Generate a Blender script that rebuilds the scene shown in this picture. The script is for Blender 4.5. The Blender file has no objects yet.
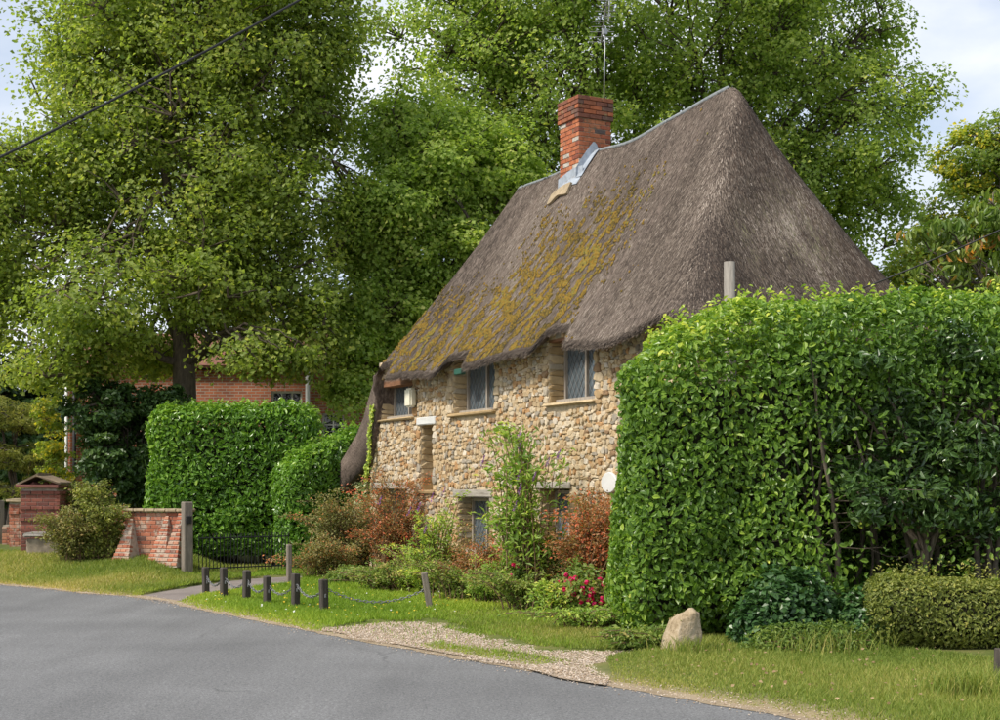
import bpy, bmesh, math, random
import numpy as np
from mathutils import Vector

# ------------------------------------------------------------------ camera, world, sun, exposure
sc = bpy.context.scene
COL = sc.collection
FPX, HZ, CAMH = 1389.0, 487.0, 1.65
cam = bpy.data.cameras.new("camera"); cam.lens = 50.0; cam.sensor_width = 36.0
cam.shift_y = (HZ - 360.0) / 1000.0; cam.clip_end = 3000.0; cam.clip_start = 0.1
camo = bpy.data.objects.new("camera", cam); COL.objects.link(camo)
camo.location = (0, 0, CAMH); camo.rotation_euler = (math.radians(90), 0, 0)
sc.camera = camo

SUN_DIR = Vector((-0.80, -0.46, 1.05)).normalized()      # towards the sun
sun_el = math.asin(SUN_DIR.z); sun_az = math.atan2(SUN_DIR.x, SUN_DIR.y)
world = bpy.data.worlds.new("World"); sc.world = world; world.use_nodes = True
nt = world.node_tree; nt.nodes.clear()
wo = nt.nodes.new("ShaderNodeOutputWorld"); bg = nt.nodes.new("ShaderNodeBackground")
sky = nt.nodes.new("ShaderNodeTexSky"); sky.sky_type = 'NISHITA'; sky.sun_disc = False
sky.sun_elevation = sun_el; sky.sun_rotation = sun_az
sky.air_density = 1.0; sky.dust_density = 2.0; sky.ozone_density = 1.0
tc = nt.nodes.new("ShaderNodeTexCoord"); mp = nt.nodes.new("ShaderNodeMapping")
mp.inputs['Scale'].default_value = (1.0, 1.0, 2.2)
cn = nt.nodes.new("ShaderNodeTexNoise"); cn.inputs['Scale'].default_value = 2.6
cn.inputs['Detail'].default_value = 7; cn.inputs['Roughness'].default_value = 0.55
cr = nt.nodes.new("ShaderNodeValToRGB")
cr.color_ramp.elements[0].position = 0.36; cr.color_ramp.elements[0].color = (0.35, 0.35, 0.35, 1)
cr.color_ramp.elements[1].position = 0.62; cr.color_ramp.elements[1].color = (1, 1, 1, 1)
cc = nt.nodes.new("ShaderNodeValToRGB")
cc.color_ramp.elements[0].position = 0.35; cc.color_ramp.elements[0].color = (0.62, 0.68, 0.78, 1)
cc.color_ramp.elements[1].position = 0.68; cc.color_ramp.elements[1].color = (0.88, 0.90, 0.95, 1)
cmul = nt.nodes.new("ShaderNodeMixRGB"); cmul.blend_type = 'MULTIPLY'; cmul.inputs[0].default_value = 1
cmul.inputs[2].default_value = (6.7, 6.7, 6.7, 1)
cmx = nt.nodes.new("ShaderNodeMixRGB")
lk = nt.links.new
lk(tc.outputs['Generated'], mp.inputs['Vector']); lk(mp.outputs['Vector'], cn.inputs['Vector'])
lk(cn.outputs['Fac'], cr.inputs['Fac']); lk(cn.outputs['Fac'], cc.inputs['Fac'])
lk(cc.outputs['Color'], cmul.inputs[1]); lk(cr.outputs['Color'], cmx.inputs[0])
lk(sky.outputs['Color'], cmx.inputs[1]); lk(cmul.outputs['Color'], cmx.inputs[2])
lk(cmx.outputs['Color'], bg.inputs['Color']); bg.inputs['Strength'].default_value = 0.1
lk(bg.outputs['Background'], wo.inputs['Surface'])
sl = bpy.data.lights.new("sun", 'SUN'); sl.energy = 2.4; sl.angle = math.radians(9); sl.color = (1.0, 0.93, 0.82)
so = bpy.data.objects.new("sun", sl); COL.objects.link(so); so.location = (-30, -20, 40)
so.rotation_euler = SUN_DIR.to_track_quat('Z', 'Y').to_euler()
sc.view_settings.view_transform = 'Standard'; sc.view_settings.look = 'None'
sc.view_settings.exposure = 0.92; sc.view_settings.gamma = 1.0; sc.view_settings.use_curve_mapping = False
sc.render.engine = 'CYCLES'; sc.cycles.use_denoising = True
sc.cycles.max_bounces = 12; sc.cycles.transparent_max_bounces = 6
sc.cycles.diffuse_bounces = 8; sc.cycles.glossy_bounces = 2; sc.cycles.transmission_bounces = 8

RNG = np.random.default_rng(11)
random.seed(5)
PI = math.pi

# ------------------------------------------------------------------ pixel helpers (a pixel gives a direction; depth from what it stands on)
def at(px, py, Y): return ((px - 500) / FPX * Y, Y, CAMH + (HZ - py) / FPX * Y)
def gnd(px, py):
    Y = CAMH * FPX / (py - HZ); return ((px - 500) / FPX * Y, Y)

# ------------------------------------------------------------------ materials
def newmat(name):
    m = bpy.data.materials.new(name); m.use_nodes = True
    n = m.node_tree.nodes; n.clear()
    out = n.new("ShaderNodeOutputMaterial"); p = n.new("ShaderNodeBsdfPrincipled")
    m.node_tree.links.new(p.outputs[0], out.inputs[0])
    return m, m.node_tree, p, out
def ramp(t, stops):
    r = t.nodes.new("ShaderNodeValToRGB"); e = r.color_ramp.elements
    while len(e) < len(stops): e.new(0.5)
    for i, (pos, c) in enumerate(stops):
        e[i].position = pos; e[i].color = (c[0], c[1], c[2], 1)
    return r
def noise_node(t, scale, detail=4, rough=0.55, vec=None, dist=0.0):
    n = t.nodes.new("ShaderNodeTexNoise"); n.inputs['Scale'].default_value = scale
    n.inputs['Detail'].default_value = detail; n.inputs['Roughness'].default_value = rough
    n.inputs['Distortion'].default_value = dist
    if vec is not None: t.links.new(vec, n.inputs['Vector'])
    return n
def objvec(t, scale=(1, 1, 1)):
    c = t.nodes.new("ShaderNodeTexCoord"); m = t.nodes.new("ShaderNodeMapping")
    m.inputs['Scale'].default_value = scale
    t.links.new(c.outputs['Object'], m.inputs['Vector']); return m.outputs['Vector']
def mixrgb(t, fac, a, b, mode='MIX'):
    m = t.nodes.new("ShaderNodeMixRGB"); m.blend_type = mode
    for s, v in ((m.inputs[0], fac), (m.inputs[1], a), (m.inputs[2], b)):
        if isinstance(v, (int, float)): s.default_value = v
        elif isinstance(v, tuple): s.default_value = (v[0], v[1], v[2], 1)
        else: t.links.new(v, s)
    return m.outputs[0]
def bump(t, p, h, strength=0.4, dist=0.02):
    b = t.nodes.new("ShaderNodeBump"); b.inputs['Strength'].default_value = strength
    b.inputs['Distance'].default_value = dist
    t.links.new(h, b.inputs['Height']); t.links.new(b.outputs[0], p.inputs['Normal'])
def mathn(t, op, a, b=None):
    m = t.nodes.new("ShaderNodeMath"); m.operation = op
    for s, v in ((m.inputs[0], a), (m.inputs[1], b)):
        if v is None: continue
        if isinstance(v, (int, float)): s.default_value = v
        else: t.links.new(v, s)
    return m.outputs[0]

def leaf_mat(name, stops, trans=0.35, rough=0.45, spec=0.35, attr='tint', gain=1.0):
    m, t, p, out = newmat(name)
    a = t.nodes.new("ShaderNodeAttribute"); a.attribute_name = attr
    r = ramp(t, [(q_, tuple(v_ * gain for v_ in c_)) for q_, c_ in stops]); t.links.new(a.outputs['Fac'], r.inputs['Fac'])
    t.links.new(r.outputs[0], p.inputs['Base Color'])
    p.inputs['Roughness'].default_value = rough; p.inputs['Specular IOR Level'].default_value = spec
    tr = t.nodes.new("ShaderNodeBsdfTranslucent")
    br = mixrgb(t, 1.0, r.outputs[0], (1.5, 1.6, 0.8), 'MULTIPLY'); t.links.new(br, tr.inputs['Color'])
    mx = t.nodes.new("ShaderNodeMixShader"); mx.inputs[0].default_value = trans
    t.links.new(p.outputs[0], mx.inputs[1]); t.links.new(tr.outputs[0], mx.inputs[2])
    t.links.new(mx.outputs[0], out.inputs[0])
    return m
def flat_mat(name, col, rough=0.8, var=0.25, scale=8.0, bmp=0.2, spec=0.3, metal=0.0):
    m, t, p, out = newmat(name)
    v = objvec(t); n = noise_node(t, scale, 6, 0.6, v)
    lo = tuple(c * (1 - var) for c in col); hi = tuple(min(1, c * (1 + var)) for c in col)
    r = ramp(t, [(0.3, lo), (0.7, hi)]); t.links.new(n.outputs['Fac'], r.inputs['Fac'])
    t.links.new(r.outputs[0], p.inputs['Base Color']); p.inputs['Roughness'].default_value = rough
    p.inputs['Specular IOR Level'].default_value = spec; p.inputs['Metallic'].default_value = metal
    if bmp: bump(t, p, n.outputs['Fac'], bmp, 0.02)
    return m
def wood_mat(name, c0, c1, axis=(14, 14, 1.2)):
    m, t, p, out = newmat(name)
    v = objvec(t, axis); n = noise_node(t, 3.0, 6, 0.65, v, 0.4)
    n2 = noise_node(t, 2.0, 3, 0.5, objvec(t))
    r = ramp(t, [(0.3, c0), (0.68, c1)]); t.links.new(n.outputs['Fac'], r.inputs['Fac'])
    c = mixrgb(t, 0.35, r.outputs[0], mixrgb(t, n2.outputs['Fac'], (0.03, 0.03, 0.025), (0.6, 0.6, 0.55)), 'OVERLAY')
    t.links.new(c, p.inputs['Base Color']); p.inputs['Roughness'].default_value = 0.85
    bump(t, p, n.outputs['Fac'], 0.5, 0.01); return m
def piece_mat(name, stops, noise_scale=14.0, dark=0.35, rough=0.9, lichen=None):
    """colour drawn per piece (object random + island random), weathered by noise"""
    m, t, p, out = newmat(name)
    oi = t.nodes.new("ShaderNodeObjectInfo"); g = t.nodes.new("ShaderNodeNewGeometry")
    s = mathn(t, 'FRACT', mathn(t, 'ADD', oi.outputs['Random'], g.outputs['Random Per Island']))
    r = ramp(t, stops); r.color_ramp.interpolation = 'CONSTANT'
    t.links.new(s, r.inputs['Fac'])
    c = t.nodes.new("ShaderNodeTexCoord")
    n = noise_node(t, noise_scale, 5, 0.65, g.outputs['Position'])
    rr = ramp(t, [(0.25, (1 - dark,) * 3), (0.75, (1 + dark * .5,) * 3)])
    t.links.new(n.outputs['Fac'], rr.inputs['Fac'])
    col = mixrgb(t, 1.0, r.outputs[0], rr.outputs[0], 'MULTIPLY')
    if lichen:
        n2 = noise_node(t, lichen[1], 5, 0.7, g.outputs['Position'])
        rl = ramp(t, [(lichen[2], (0, 0, 0)), (lichen[2] + .08, (1, 1, 1))]); t.links.new(n2.outputs['Fac'], rl.inputs['Fac'])
        col = mixrgb(t, rl.outputs[0], col, lichen[0])
    t.links.new(col, p.inputs['Base Color']); p.inputs['Roughness'].default_value = rough
    p.inputs['Specular IOR Level'].default_value = 0.25
    n3 = noise_node(t, 60, 4, 0.6, g.outputs['Position'])
    bump(t, p, n3.outputs['Fac'], 0.35, 0.01)
    return m

M = {}
M['stone'] = piece_mat("stone_rubble", [(0.0, (0.468, 0.348, 0.205)), (.16, (0.540, 0.425, 0.274)), (.31, (0.423, 0.289, 0.152)), (.42, (0.594, 0.493, 0.350)),
    (.55, (0.450, 0.264, 0.122)), (.61, (0.324, 0.281, 0.220)), (.68, (0.522, 0.383, 0.220)), (.83, (0.450, 0.391, 0.304)), (.90, (0.279, 0.178, 0.099)), (.94, (0.630, 0.552, 0.441))], 16.0, 0.40)
M['mortar'] = flat_mat("mortar_sandy", (.50, .405, .27), .95, .25, 12, .5)
M['jamb'] = piece_mat("stone_jamb", [(0, (0.450, 0.332, 0.182)), (.3, (0.396, 0.281, 0.144)), (.6, (0.504, 0.391, 0.236)), (.85, (0.414, 0.357, 0.266))], 9.0, .3)
M['chim_brick'] = piece_mat("chimney_brick", [(0, (.44, .145, .07)), (.25, (.37, .115, .06)), (.48, (.50, .19, .095)), (.64, (.24, .08, .05)),
    (.80, (.44, .15, .07)), (.93, (.13, .10, .09)), (.96, (.50, .46, .40))], 12, .45, lichen=((.20, .13, .08), 5.0, .60))
M['chim_top'] = piece_mat("chimney_brick_sooty", [(0, (.30, .11, .06)), (.3, (.22, .09, .06)), (.6, (.40, .13, .06)), (.85, (.16, .09, .07))], 10, .4,
    lichen=((.30, .24, .12), 7.0, .60))
M['wall_brick'] = piece_mat("garden_wall_brick", [(0, (.38, .13, .075)), (.25, (.45, .17, .10)), (.5, (.33, .12, .08)), (.7, (.50, .23, .14)), (.85, (.46, .30, .22)), (.94, (.22, .12, .09))],
    5, .35, lichen=((.42, .32, .25), 3.0, .55))
M['pier_brick'] = piece_mat("pier_brick", [(0, (.20, .075, .055)), (.3, (.24, .085, .06)), (.6, (.17, .07, .055)), (.85, (.28, .10, .07))], 5, .4, lichen=((.12, .08, .06), 3.0, .6))
M['lime_mortar'] = flat_mat("lime_mortar", (.40, .34, .27), .95, .3, 9, .4)
M['lintel'] = wood_mat("weathered_timber", (.20, .17, .14), (.50, .46, .40), (1.2, 14, 14))
M['red_timber'] = wood_mat("reddish_timber", (.13, .06, .03), (.30, .14, .07), (2, 12, 12))
M['frame'] = wood_mat("window_frame_timber", (.25, .21, .17), (.46, .41, .35))
M['white_frame'] = flat_mat("white_paint", (.78, .78, .76), .5, .08, 6, 0)
M['lead'] = flat_mat("lead_sheet", (.33, .37, .42), .5, .25, 9, .3, .5)
M['pier_cap'] = flat_mat("mossy_cap_tile", (.20, .15, .10), .95, .4, 7, .5)
M['plinth'] = flat_mat("dirty_plinth", (.24, .20, .15), .95, .4, 7, .5)
M['netting'] = flat_mat("grey_wire_netting", (.20, .22, .23), .7, .3, 14, .3)
M['leadcame'] = flat_mat("lead_came", (.12, .125, .13), .6, .2, 20, 0)
M['fillet'] = flat_mat("mortar_fillet", (.34, .27, .175), .95, .25, 14, .4)
M['white'] = flat_mat("white_plaque", (.62, .62, .60), .5, .06, 4, 0)
M['cream'] = flat_mat("cream_plastic", (.74, .70, .56), .4, .06, 4, 0, .5)
M['green_box'] = flat_mat("green_plastic", (.03, .10, .07), .5, .1, 4, 0)
M['metal'] = flat_mat("aluminium_tube", (.40, .40, .40), .4, .1, 10, 0, .5, .7)
M['black'] = flat_mat("black_rubber", (.025, .025, .027), .55, .3, 8, 0)
M['iron'] = flat_mat("black_iron", (.018, .018, .02), .5, .3, 12, 0, .4)
M['chain'] = flat_mat("galvanised_chain", (.17, .175, .18), .6, .3, 20, 0, .4, .3)
M['post'] = wood_mat("dark_post_timber", (.028, .023, .020), (.095, .078, .064))
M['gatepost'] = wood_mat("grey_gatepost_timber", (.13, .11, .09), (.30, .255, .21))
M['pole'] = wood_mat("silvered_pole_timber", (.17, .155, .135), (.34, .31, .275))
M['bark'] = wood_mat("bark_brown", (.035, .026, .018), (.12, .092, .065), (6, 6, 1.5))
M['bark_pale'] = wood_mat("bark_grey", (.07, .055, .04), (.20, .16, .12), (8, 8, 2))
M['bark_mid'] = wood_mat("bark_mid_brown", (.06, .045, .032), (.19, .145, .105), (6, 6, 1.5))
M['cane'] = flat_mat("cane_brown", (.17, .11, .06), .8, .3, 20, 0)
M['core'] = flat_mat("dark_shade_core", (.022, .020, .012), .95, .5, 14, 0)  # near-black fill painting the shade inside hedges; also fills house interiors
M['dirt'] = flat_mat("soil", (.10, .075, .05), .95, .3, 6, .4)

def glass_mat(name, col):
    m, t, p, out = newmat(name)
    n = noise_node(t, 5.0, 2, .5, objvec(t))
    p.inputs['Base Color'].default_value = (*col, 1); p.inputs['Roughness'].default_value = 0.06
    p.inputs['Specular IOR Level'].default_value = 0.9; bump(t, p, n.outputs['Fac'], 0.7, 0.03); return m
M['glass'] = glass_mat("old_leaded_glass", (.10, .125, .14))
M['glass2'] = glass_mat("sash_glass", (.02, .02, .02))

# thatch: streaks run down the slope (uv: u along the eaves, v up the slope)
def thatch_mat():
    m, t, p, out = newmat("thatch_straw")
    uv = t.nodes.new("ShaderNodeUVMap"); uv.uv_map = "slope"
    mpn = t.nodes.new("ShaderNodeMapping"); mpn.inputs['Scale'].default_value = (55, 5, 1)
    t.links.new(uv.outputs[0], mpn.inputs['Vector'])
    n = noise_node(t, 1.0, 8, .7, mpn.outputs[0], .3)
    mp2 = t.nodes.new("ShaderNodeMapping"); mp2.inputs['Scale'].default_value = (2.2, .8, 1)
    t.links.new(uv.outputs[0], mp2.inputs['Vector'])
    n2 = noise_node(t, 1.0, 5, .6, mp2.outputs[0])
    a = t.nodes.new("ShaderNodeAttribute"); a.attribute_name = 'age_shade'
    r = ramp(t, [(.30, (.055, .044, .038)), (.48, (.15, .122, .105)), (.70, (.32, .27, .235))])
    t.links.new(n.outputs['Fac'], r.inputs['Fac'])
    r2 = ramp(t, [(.3, (.58, .56, .54)), (.7, (1.3, 1.27, 1.24))]); t.links.new(n2.outputs['Fac'], r2.inputs['Fac'])
    c = mixrgb(t, 1, r.outputs[0], r2.outputs[0], 'MULTIPLY')
    aged_shaded = mixrgb(t, 1, c, (.55, .47, .42), 'MULTIPLY')  # darker mix: age blotches plus shade painted on the hip end
    c = mixrgb(t, a.outputs['Fac'], c, aged_shaded)
    # lichen stain patches
    lw = t.nodes.new("ShaderNodeAttribute"); lw.attribute_name = 'lichen'
    n4 = noise_node(t, 3.0, 6, .65, mp2.outputs[0])
    lm = mathn(t, 'MULTIPLY', lw.outputs['Fac'], ramp_fac(t, n4.outputs['Fac'], .42, .62))
    c = mixrgb(t, lm, c, (.27, .25, .155))
    mo = t.nodes.new("ShaderNodeAttribute"); mo.attribute_name = 'moss'
    n5 = noise_node(t, 1.0, 6, .7, None)
    mp5 = t.nodes.new("ShaderNodeMapping"); mp5.inputs['Scale'].default_value = (6, 4.5, 1)
    t.links.new(uv.outputs[0], mp5.inputs['Vector']); t.links.new(mp5.outputs[0], n5.inputs['Vector'])
    mm = mathn(t, 'MULTIPLY', mo.outputs['Fac'], ramp_fac(t, n5.outputs['Fac'], .42, .6))
    c = mixrgb(t, mathn(t, 'MULTIPLY', mm, .6), c, (.14, .110, .045))
    t.links.new(c, p.inputs['Base Color']); p.inputs['Roughness'].default_value = .95
    p.inputs['Specular IOR Level'].default_value = .15
    bump(t, p, n.outputs['Fac'], .8, .03)
    return m
def ramp_fac(t, fac, a, b):
    r = ramp(t, [(a, (0, 0, 0)), (b, (1, 1, 1))]); t.links.new(fac, r.inputs['Fac']); return r.outputs[0]
M['thatch'] = thatch_mat()
M['straw'] = leaf_mat("thatch_straw_ends", [(0, (.045, .036, .031)), (.45, (.138, .109, .087)), (.85, (.265, .217, .177)), (1, (.42, .36, .30))], 0.0, .9, .15)
M['moss'] = leaf_mat("ochre_moss", [(0, (.075, .060, .024)), (.35, (.15, .108, .03)), (.72, (.27, .165, .03)), (1, (.20, .185, .05))], 0.0, .95, .1)

def asphalt_mat():
    m, t, p, out = newmat("asphalt_grey")
    v = objvec(t); n1 = noise_node(t, .5, 7, .65, v); n2 = noise_node(t, 70, 3, .7, v)
    mpn = t.nodes.new("ShaderNodeMapping"); mpn.inputs['Rotation'].default_value = (0, 0, math.radians(-32))
    mpn.inputs['Scale'].default_value = (1.4, .12, 1); t.links.new(v, mpn.inputs['Vector'])
    n3 = noise_node(t, 1.2, 4, .6, mpn.outputs[0])
    n4 = noise_node(t, 28, 2, .6, v)
    r = ramp(t, [(.3, (.130, .131, .133)), (.7, (.185, .186, .188))]); t.links.new(n1.outputs['Fac'], r.inputs['Fac'])
    r2 = ramp(t, [(.3, (.45,) * 3), (.7, (1.55,) * 3)]); t.links.new(n2.outputs['Fac'], r2.inputs['Fac'])
    r3 = ramp(t, [(.3, (.86,) * 3), (.7, (1.08,) * 3)]); t.links.new(n3.outputs['Fac'], r3.inputs['Fac'])
    r4 = ramp(t, [(.3, (.72,) * 3), (.7, (1.25,) * 3)]); t.links.new(n4.outputs['Fac'], r4.inputs['Fac'])
    c = mixrgb(t, 1, mixrgb(t, 1, mixrgb(t, 1, r.outputs[0], r2.outputs[0], 'MULTIPLY'), r3.outputs[0], 'MULTIPLY'), r4.outputs[0], 'MULTIPLY')
    vo = t.nodes.new("ShaderNodeTexVoronoi"); vo.feature = 'DISTANCE_TO_EDGE'; vo.inputs['Scale'].default_value = .42
    nv_ = noise_node(t, 1.6, 5, .6, v); vm = mixrgb(t, .25, v, nv_.outputs['Color']); t.links.new(vm, vo.inputs['Vector'])
    ck = ramp(t, [(.0, (.62,) * 3), (.006, (1.0,) * 3)]); t.links.new(vo.outputs['Distance'], ck.inputs['Fac'])
    c = mixrgb(t, ramp_fac(t, n1.outputs['Fac'], .5, .62), c, mixrgb(t, 1, c, ck.outputs[0], 'MULTIPLY'))
    t.links.new(c, p.inputs['Base Color']); p.inputs['Roughness'].default_value = .82
    p.inputs['Specular IOR Level'].default_value = .3
    bump(t, p, n2.outputs['Fac'], .5, .008); return m
M['asphalt'] = asphalt_mat()
def two_noise(name, stops, s1, s2, rough=.95, bmp=.6, edge=None):
    m, t, p, out = newmat(name); v = objvec(t)
    n1 = noise_node(t, s1, 6, .6, v); n2 = noise_node(t, s2, 4, .7, v)
    f = mathn(t, 'ADD', mathn(t, 'MULTIPLY', n1.outputs['Fac'], .6), mathn(t, 'MULTIPLY', n2.outputs['Fac'], .4))
    r = ramp(t, stops); t.links.new(f, r.inputs['Fac']); col = r.outputs[0]
    if edge is not None:
        ea_ = t.nodes.new("ShaderNodeAttribute"); ea_.attribute_name = 'edge'; col = mixrgb(t, ea_.outputs['Fac'], col, edge)
    t.links.new(col, p.inputs['Base Color'])
    p.inputs['Roughness'].default_value = rough; p.inputs['Specular IOR Level'].default_value = .15
    bump(t, p, n2.outputs['Fac'], bmp, .02); return m
M['turf'] = two_noise("turf_soil", [(.36, (.055, .075, .016)), (.5, (.10, .125, .028)), (.62, (.19, .165, .065))], .9, 22, edge=(.30, .235, .15))
M['drive'] = two_noise("driveway_tarmac", [(.35, (.17, .145, .135)), (.65, (.27, .235, .215))], 1.2, 50, .9, .4)
M['gravelbed'] = two_noise("sandy_gravel_bed", [(.35, (.24, .185, .13)), (.65, (.40, .325, .24))], 2.0, 60, .95, .6)
M['grit'] = two_noise("roadside_grit", [(.35, (.22, .17, .11)), (.65, (.40, .32, .22))], 3.0, 70, .95, .6)
M['pebble'] = piece_mat("pebble", [(0, (.43, .335, .24)), (.2, (.53, .43, .33)), (.45, (.36, .265, .18)), (.65, (.48, .40, .33)), (.85, (.60, .52, .43))], 20, .25)
M['boulder'] = two_noise("limestone_boulder", [(.34, (.17, .125, .07)), (.47, (.34, .265, .17)), (.64, (.46, .38, .275))], 3.0, 24, .95, .8)

G3 = lambda a, b, c: [(0, a), (.5, b), (1, c)]
M['grass'] = leaf_mat("grass_blade", [(0, (.085, .125, .022)), (.40, (.15, .18, .038)), (.70, (.24, .225, .065)), (1, (.38, .30, .14))], .35, .6, .2, gain=1.6)
M['lush'] = leaf_mat("lush_grass_blade", [(0, (.11, .18, .02)), (.5, (.19, .255, .03)), (.9, (.29, .30, .05)), (1, (.40, .33, .11))], .35, .6, .2, gain=1.55)
M['f_syc'] = leaf_mat("sycamore_leaf", [(0, (.060, .088, .018)), (.5, (.118, .150, .030)), (.85, (.185, .205, .042)), (1, (.25, .24, .05))], .52, .55, gain=2.1)
M['f_mid'] = leaf_mat("plane_leaf", [(0, (.065, .100, .022)), (.5, (.122, .166, .036)), (.85, (.20, .235, .055)), (1, (.30, .30, .085))], .52, .55, gain=2.05)
M['f_lime'] = leaf_mat("lime_leaf", [(0, (.085, .13, .026)), (.5, (.15, .20, .042)), (.85, (.24, .27, .07)), (1, (.35, .34, .12))], .52, .55, gain=2.0)
M['f_dark'] = leaf_mat("dark_evergreen_leaf", [(0, (.022, .048, .014)), (.6, (.045, .088, .02)), (1, (.085, .135, .026))], .22, .4, gain=1.35)
M['f_yel'] = leaf_mat("yellowing_leaf", [(0, (.06, .10, .018)), (.6, (.12, .16, .025)), (.85, (.20, .21, .03)), (1, (.40, .32, .03))], .42, .5, gain=1.9)
M['f_cherry'] = leaf_mat("cherry_leaf", [(0, (.07, .12, .022)), (.6, (.13, .18, .036)), (.85, (.21, .24, .05)), (.95, (.38, .17, .07)), (1, (.55, .28, .04))], .35, .4, .5, gain=1.5)
M['f_pine'] = leaf_mat("pine_needle", [(0, (.07, .095, .022)), (.6, (.16, .17, .04)), (1, (.27, .25, .07))], .25, .6, gain=1.5)
M['f_laurel'] = leaf_mat("glossy_laurel_leaf", [(0, (.05, .115, .014)), (.5, (.10, .20, .022)), (.85, (.165, .275, .032)), (1, (.24, .34, .055))], .28, .32, .5, gain=1.4)
M['f_privet'] = leaf_mat("privet_leaf", [(0, (.052, .102, .016)), (.5, (.108, .182, .025)), (.82, (.205, .27, .035)), (1, (.40, .41, .075))], .34, .36, .45, gain=1.7)
M['f_bay'] = leaf_mat("bay_leaf", [(0, (.028, .060, .016)), (.6, (.055, .105, .026)), (1, (.10, .155, .04))], .22, .28, .6, gain=1.35)
M['f_ivy'] = leaf_mat("ivy_leaf", [(0, (.022, .06, .018)), (.7, (.05, .11, .03)), (1, (.10, .16, .05))], .22, .35, .45, gain=1.25)
M['f_varieg'] = leaf_mat("variegated_ivy_leaf", [(0, (.09, .14, .04)), (.5, (.20, .26, .08)), (1, (.52, .53, .28))], .3, .4)
M['f_coto'] = leaf_mat("cotoneaster_leaf", [(0, (.10, .105, .03)), (.4, (.15, .12, .04)), (.65, (.22, .115, .045)), (.9, (.29, .12, .05)), (1, (.42, .11, .05))], .28, .5, gain=1.6)
M['f_coto_g'] = leaf_mat("cotoneaster_olive_leaf", [(0, (.085, .10, .03)), (.5, (.15, .15, .05)), (.85, (.21, .155, .06)), (1, (.40, .15, .06))], .28, .5, gain=1.7)
M['f_budd'] = leaf_mat("buddleia_leaf", [(0, (.10, .17, .035)), (.5, (.18, .26, .045)), (.9, (.30, .36, .07)), (1, (.44, .42, .08))], .38, .5, gain=1.5)
M['f_lonic'] = leaf_mat("box_honeysuckle_leaf", [(0, (.075, .10, .022)), (.5, (.15, .175, .035)), (.85, (.24, .25, .055)), (1, (.34, .31, .085))], .3, .5, gain=1.3)
M['f_weed'] = leaf_mat("low_weed_leaf", [(0, (.08, .135, .028)), (.5, (.15, .21, .04)), (.9, (.25, .28, .07)), (1, (.36, .29, .11))], .35, .5, gain=1.3)
M['f_brown'] = leaf_mat("brownish_shrub_leaf", [(0, (.085, .095, .028)), (.5, (.145, .15, .04)), (1, (.23, .16, .06))], .28, .5, gain=1.6)
M['f_rose'] = leaf_mat("magenta_petal", [(0, (.55, .01, .10)), (.6, (.76, .03, .20)), (1, (.88, .12, .32))], .3, .5)
M['f_purple'] = leaf_mat("purple_floret", [(0, (.20, .05, .30)), (1, (.42, .20, .55))], .3, .6)
M['f_yflower'] = leaf_mat("yellow_petal", [(0, (.65, .42, .02)), (1, (.80, .62, .05))], .3, .6)
M['f_wflower'] = leaf_mat("white_petal", [(0, (.70, .70, .66)), (1, (.8, .8, .8))], .3, .6)
M['f_dry'] = leaf_mat("dead_leaf", [(0, (.20, .12, .06)), (1, (.42, .30, .17))], .2, .8)

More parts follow.
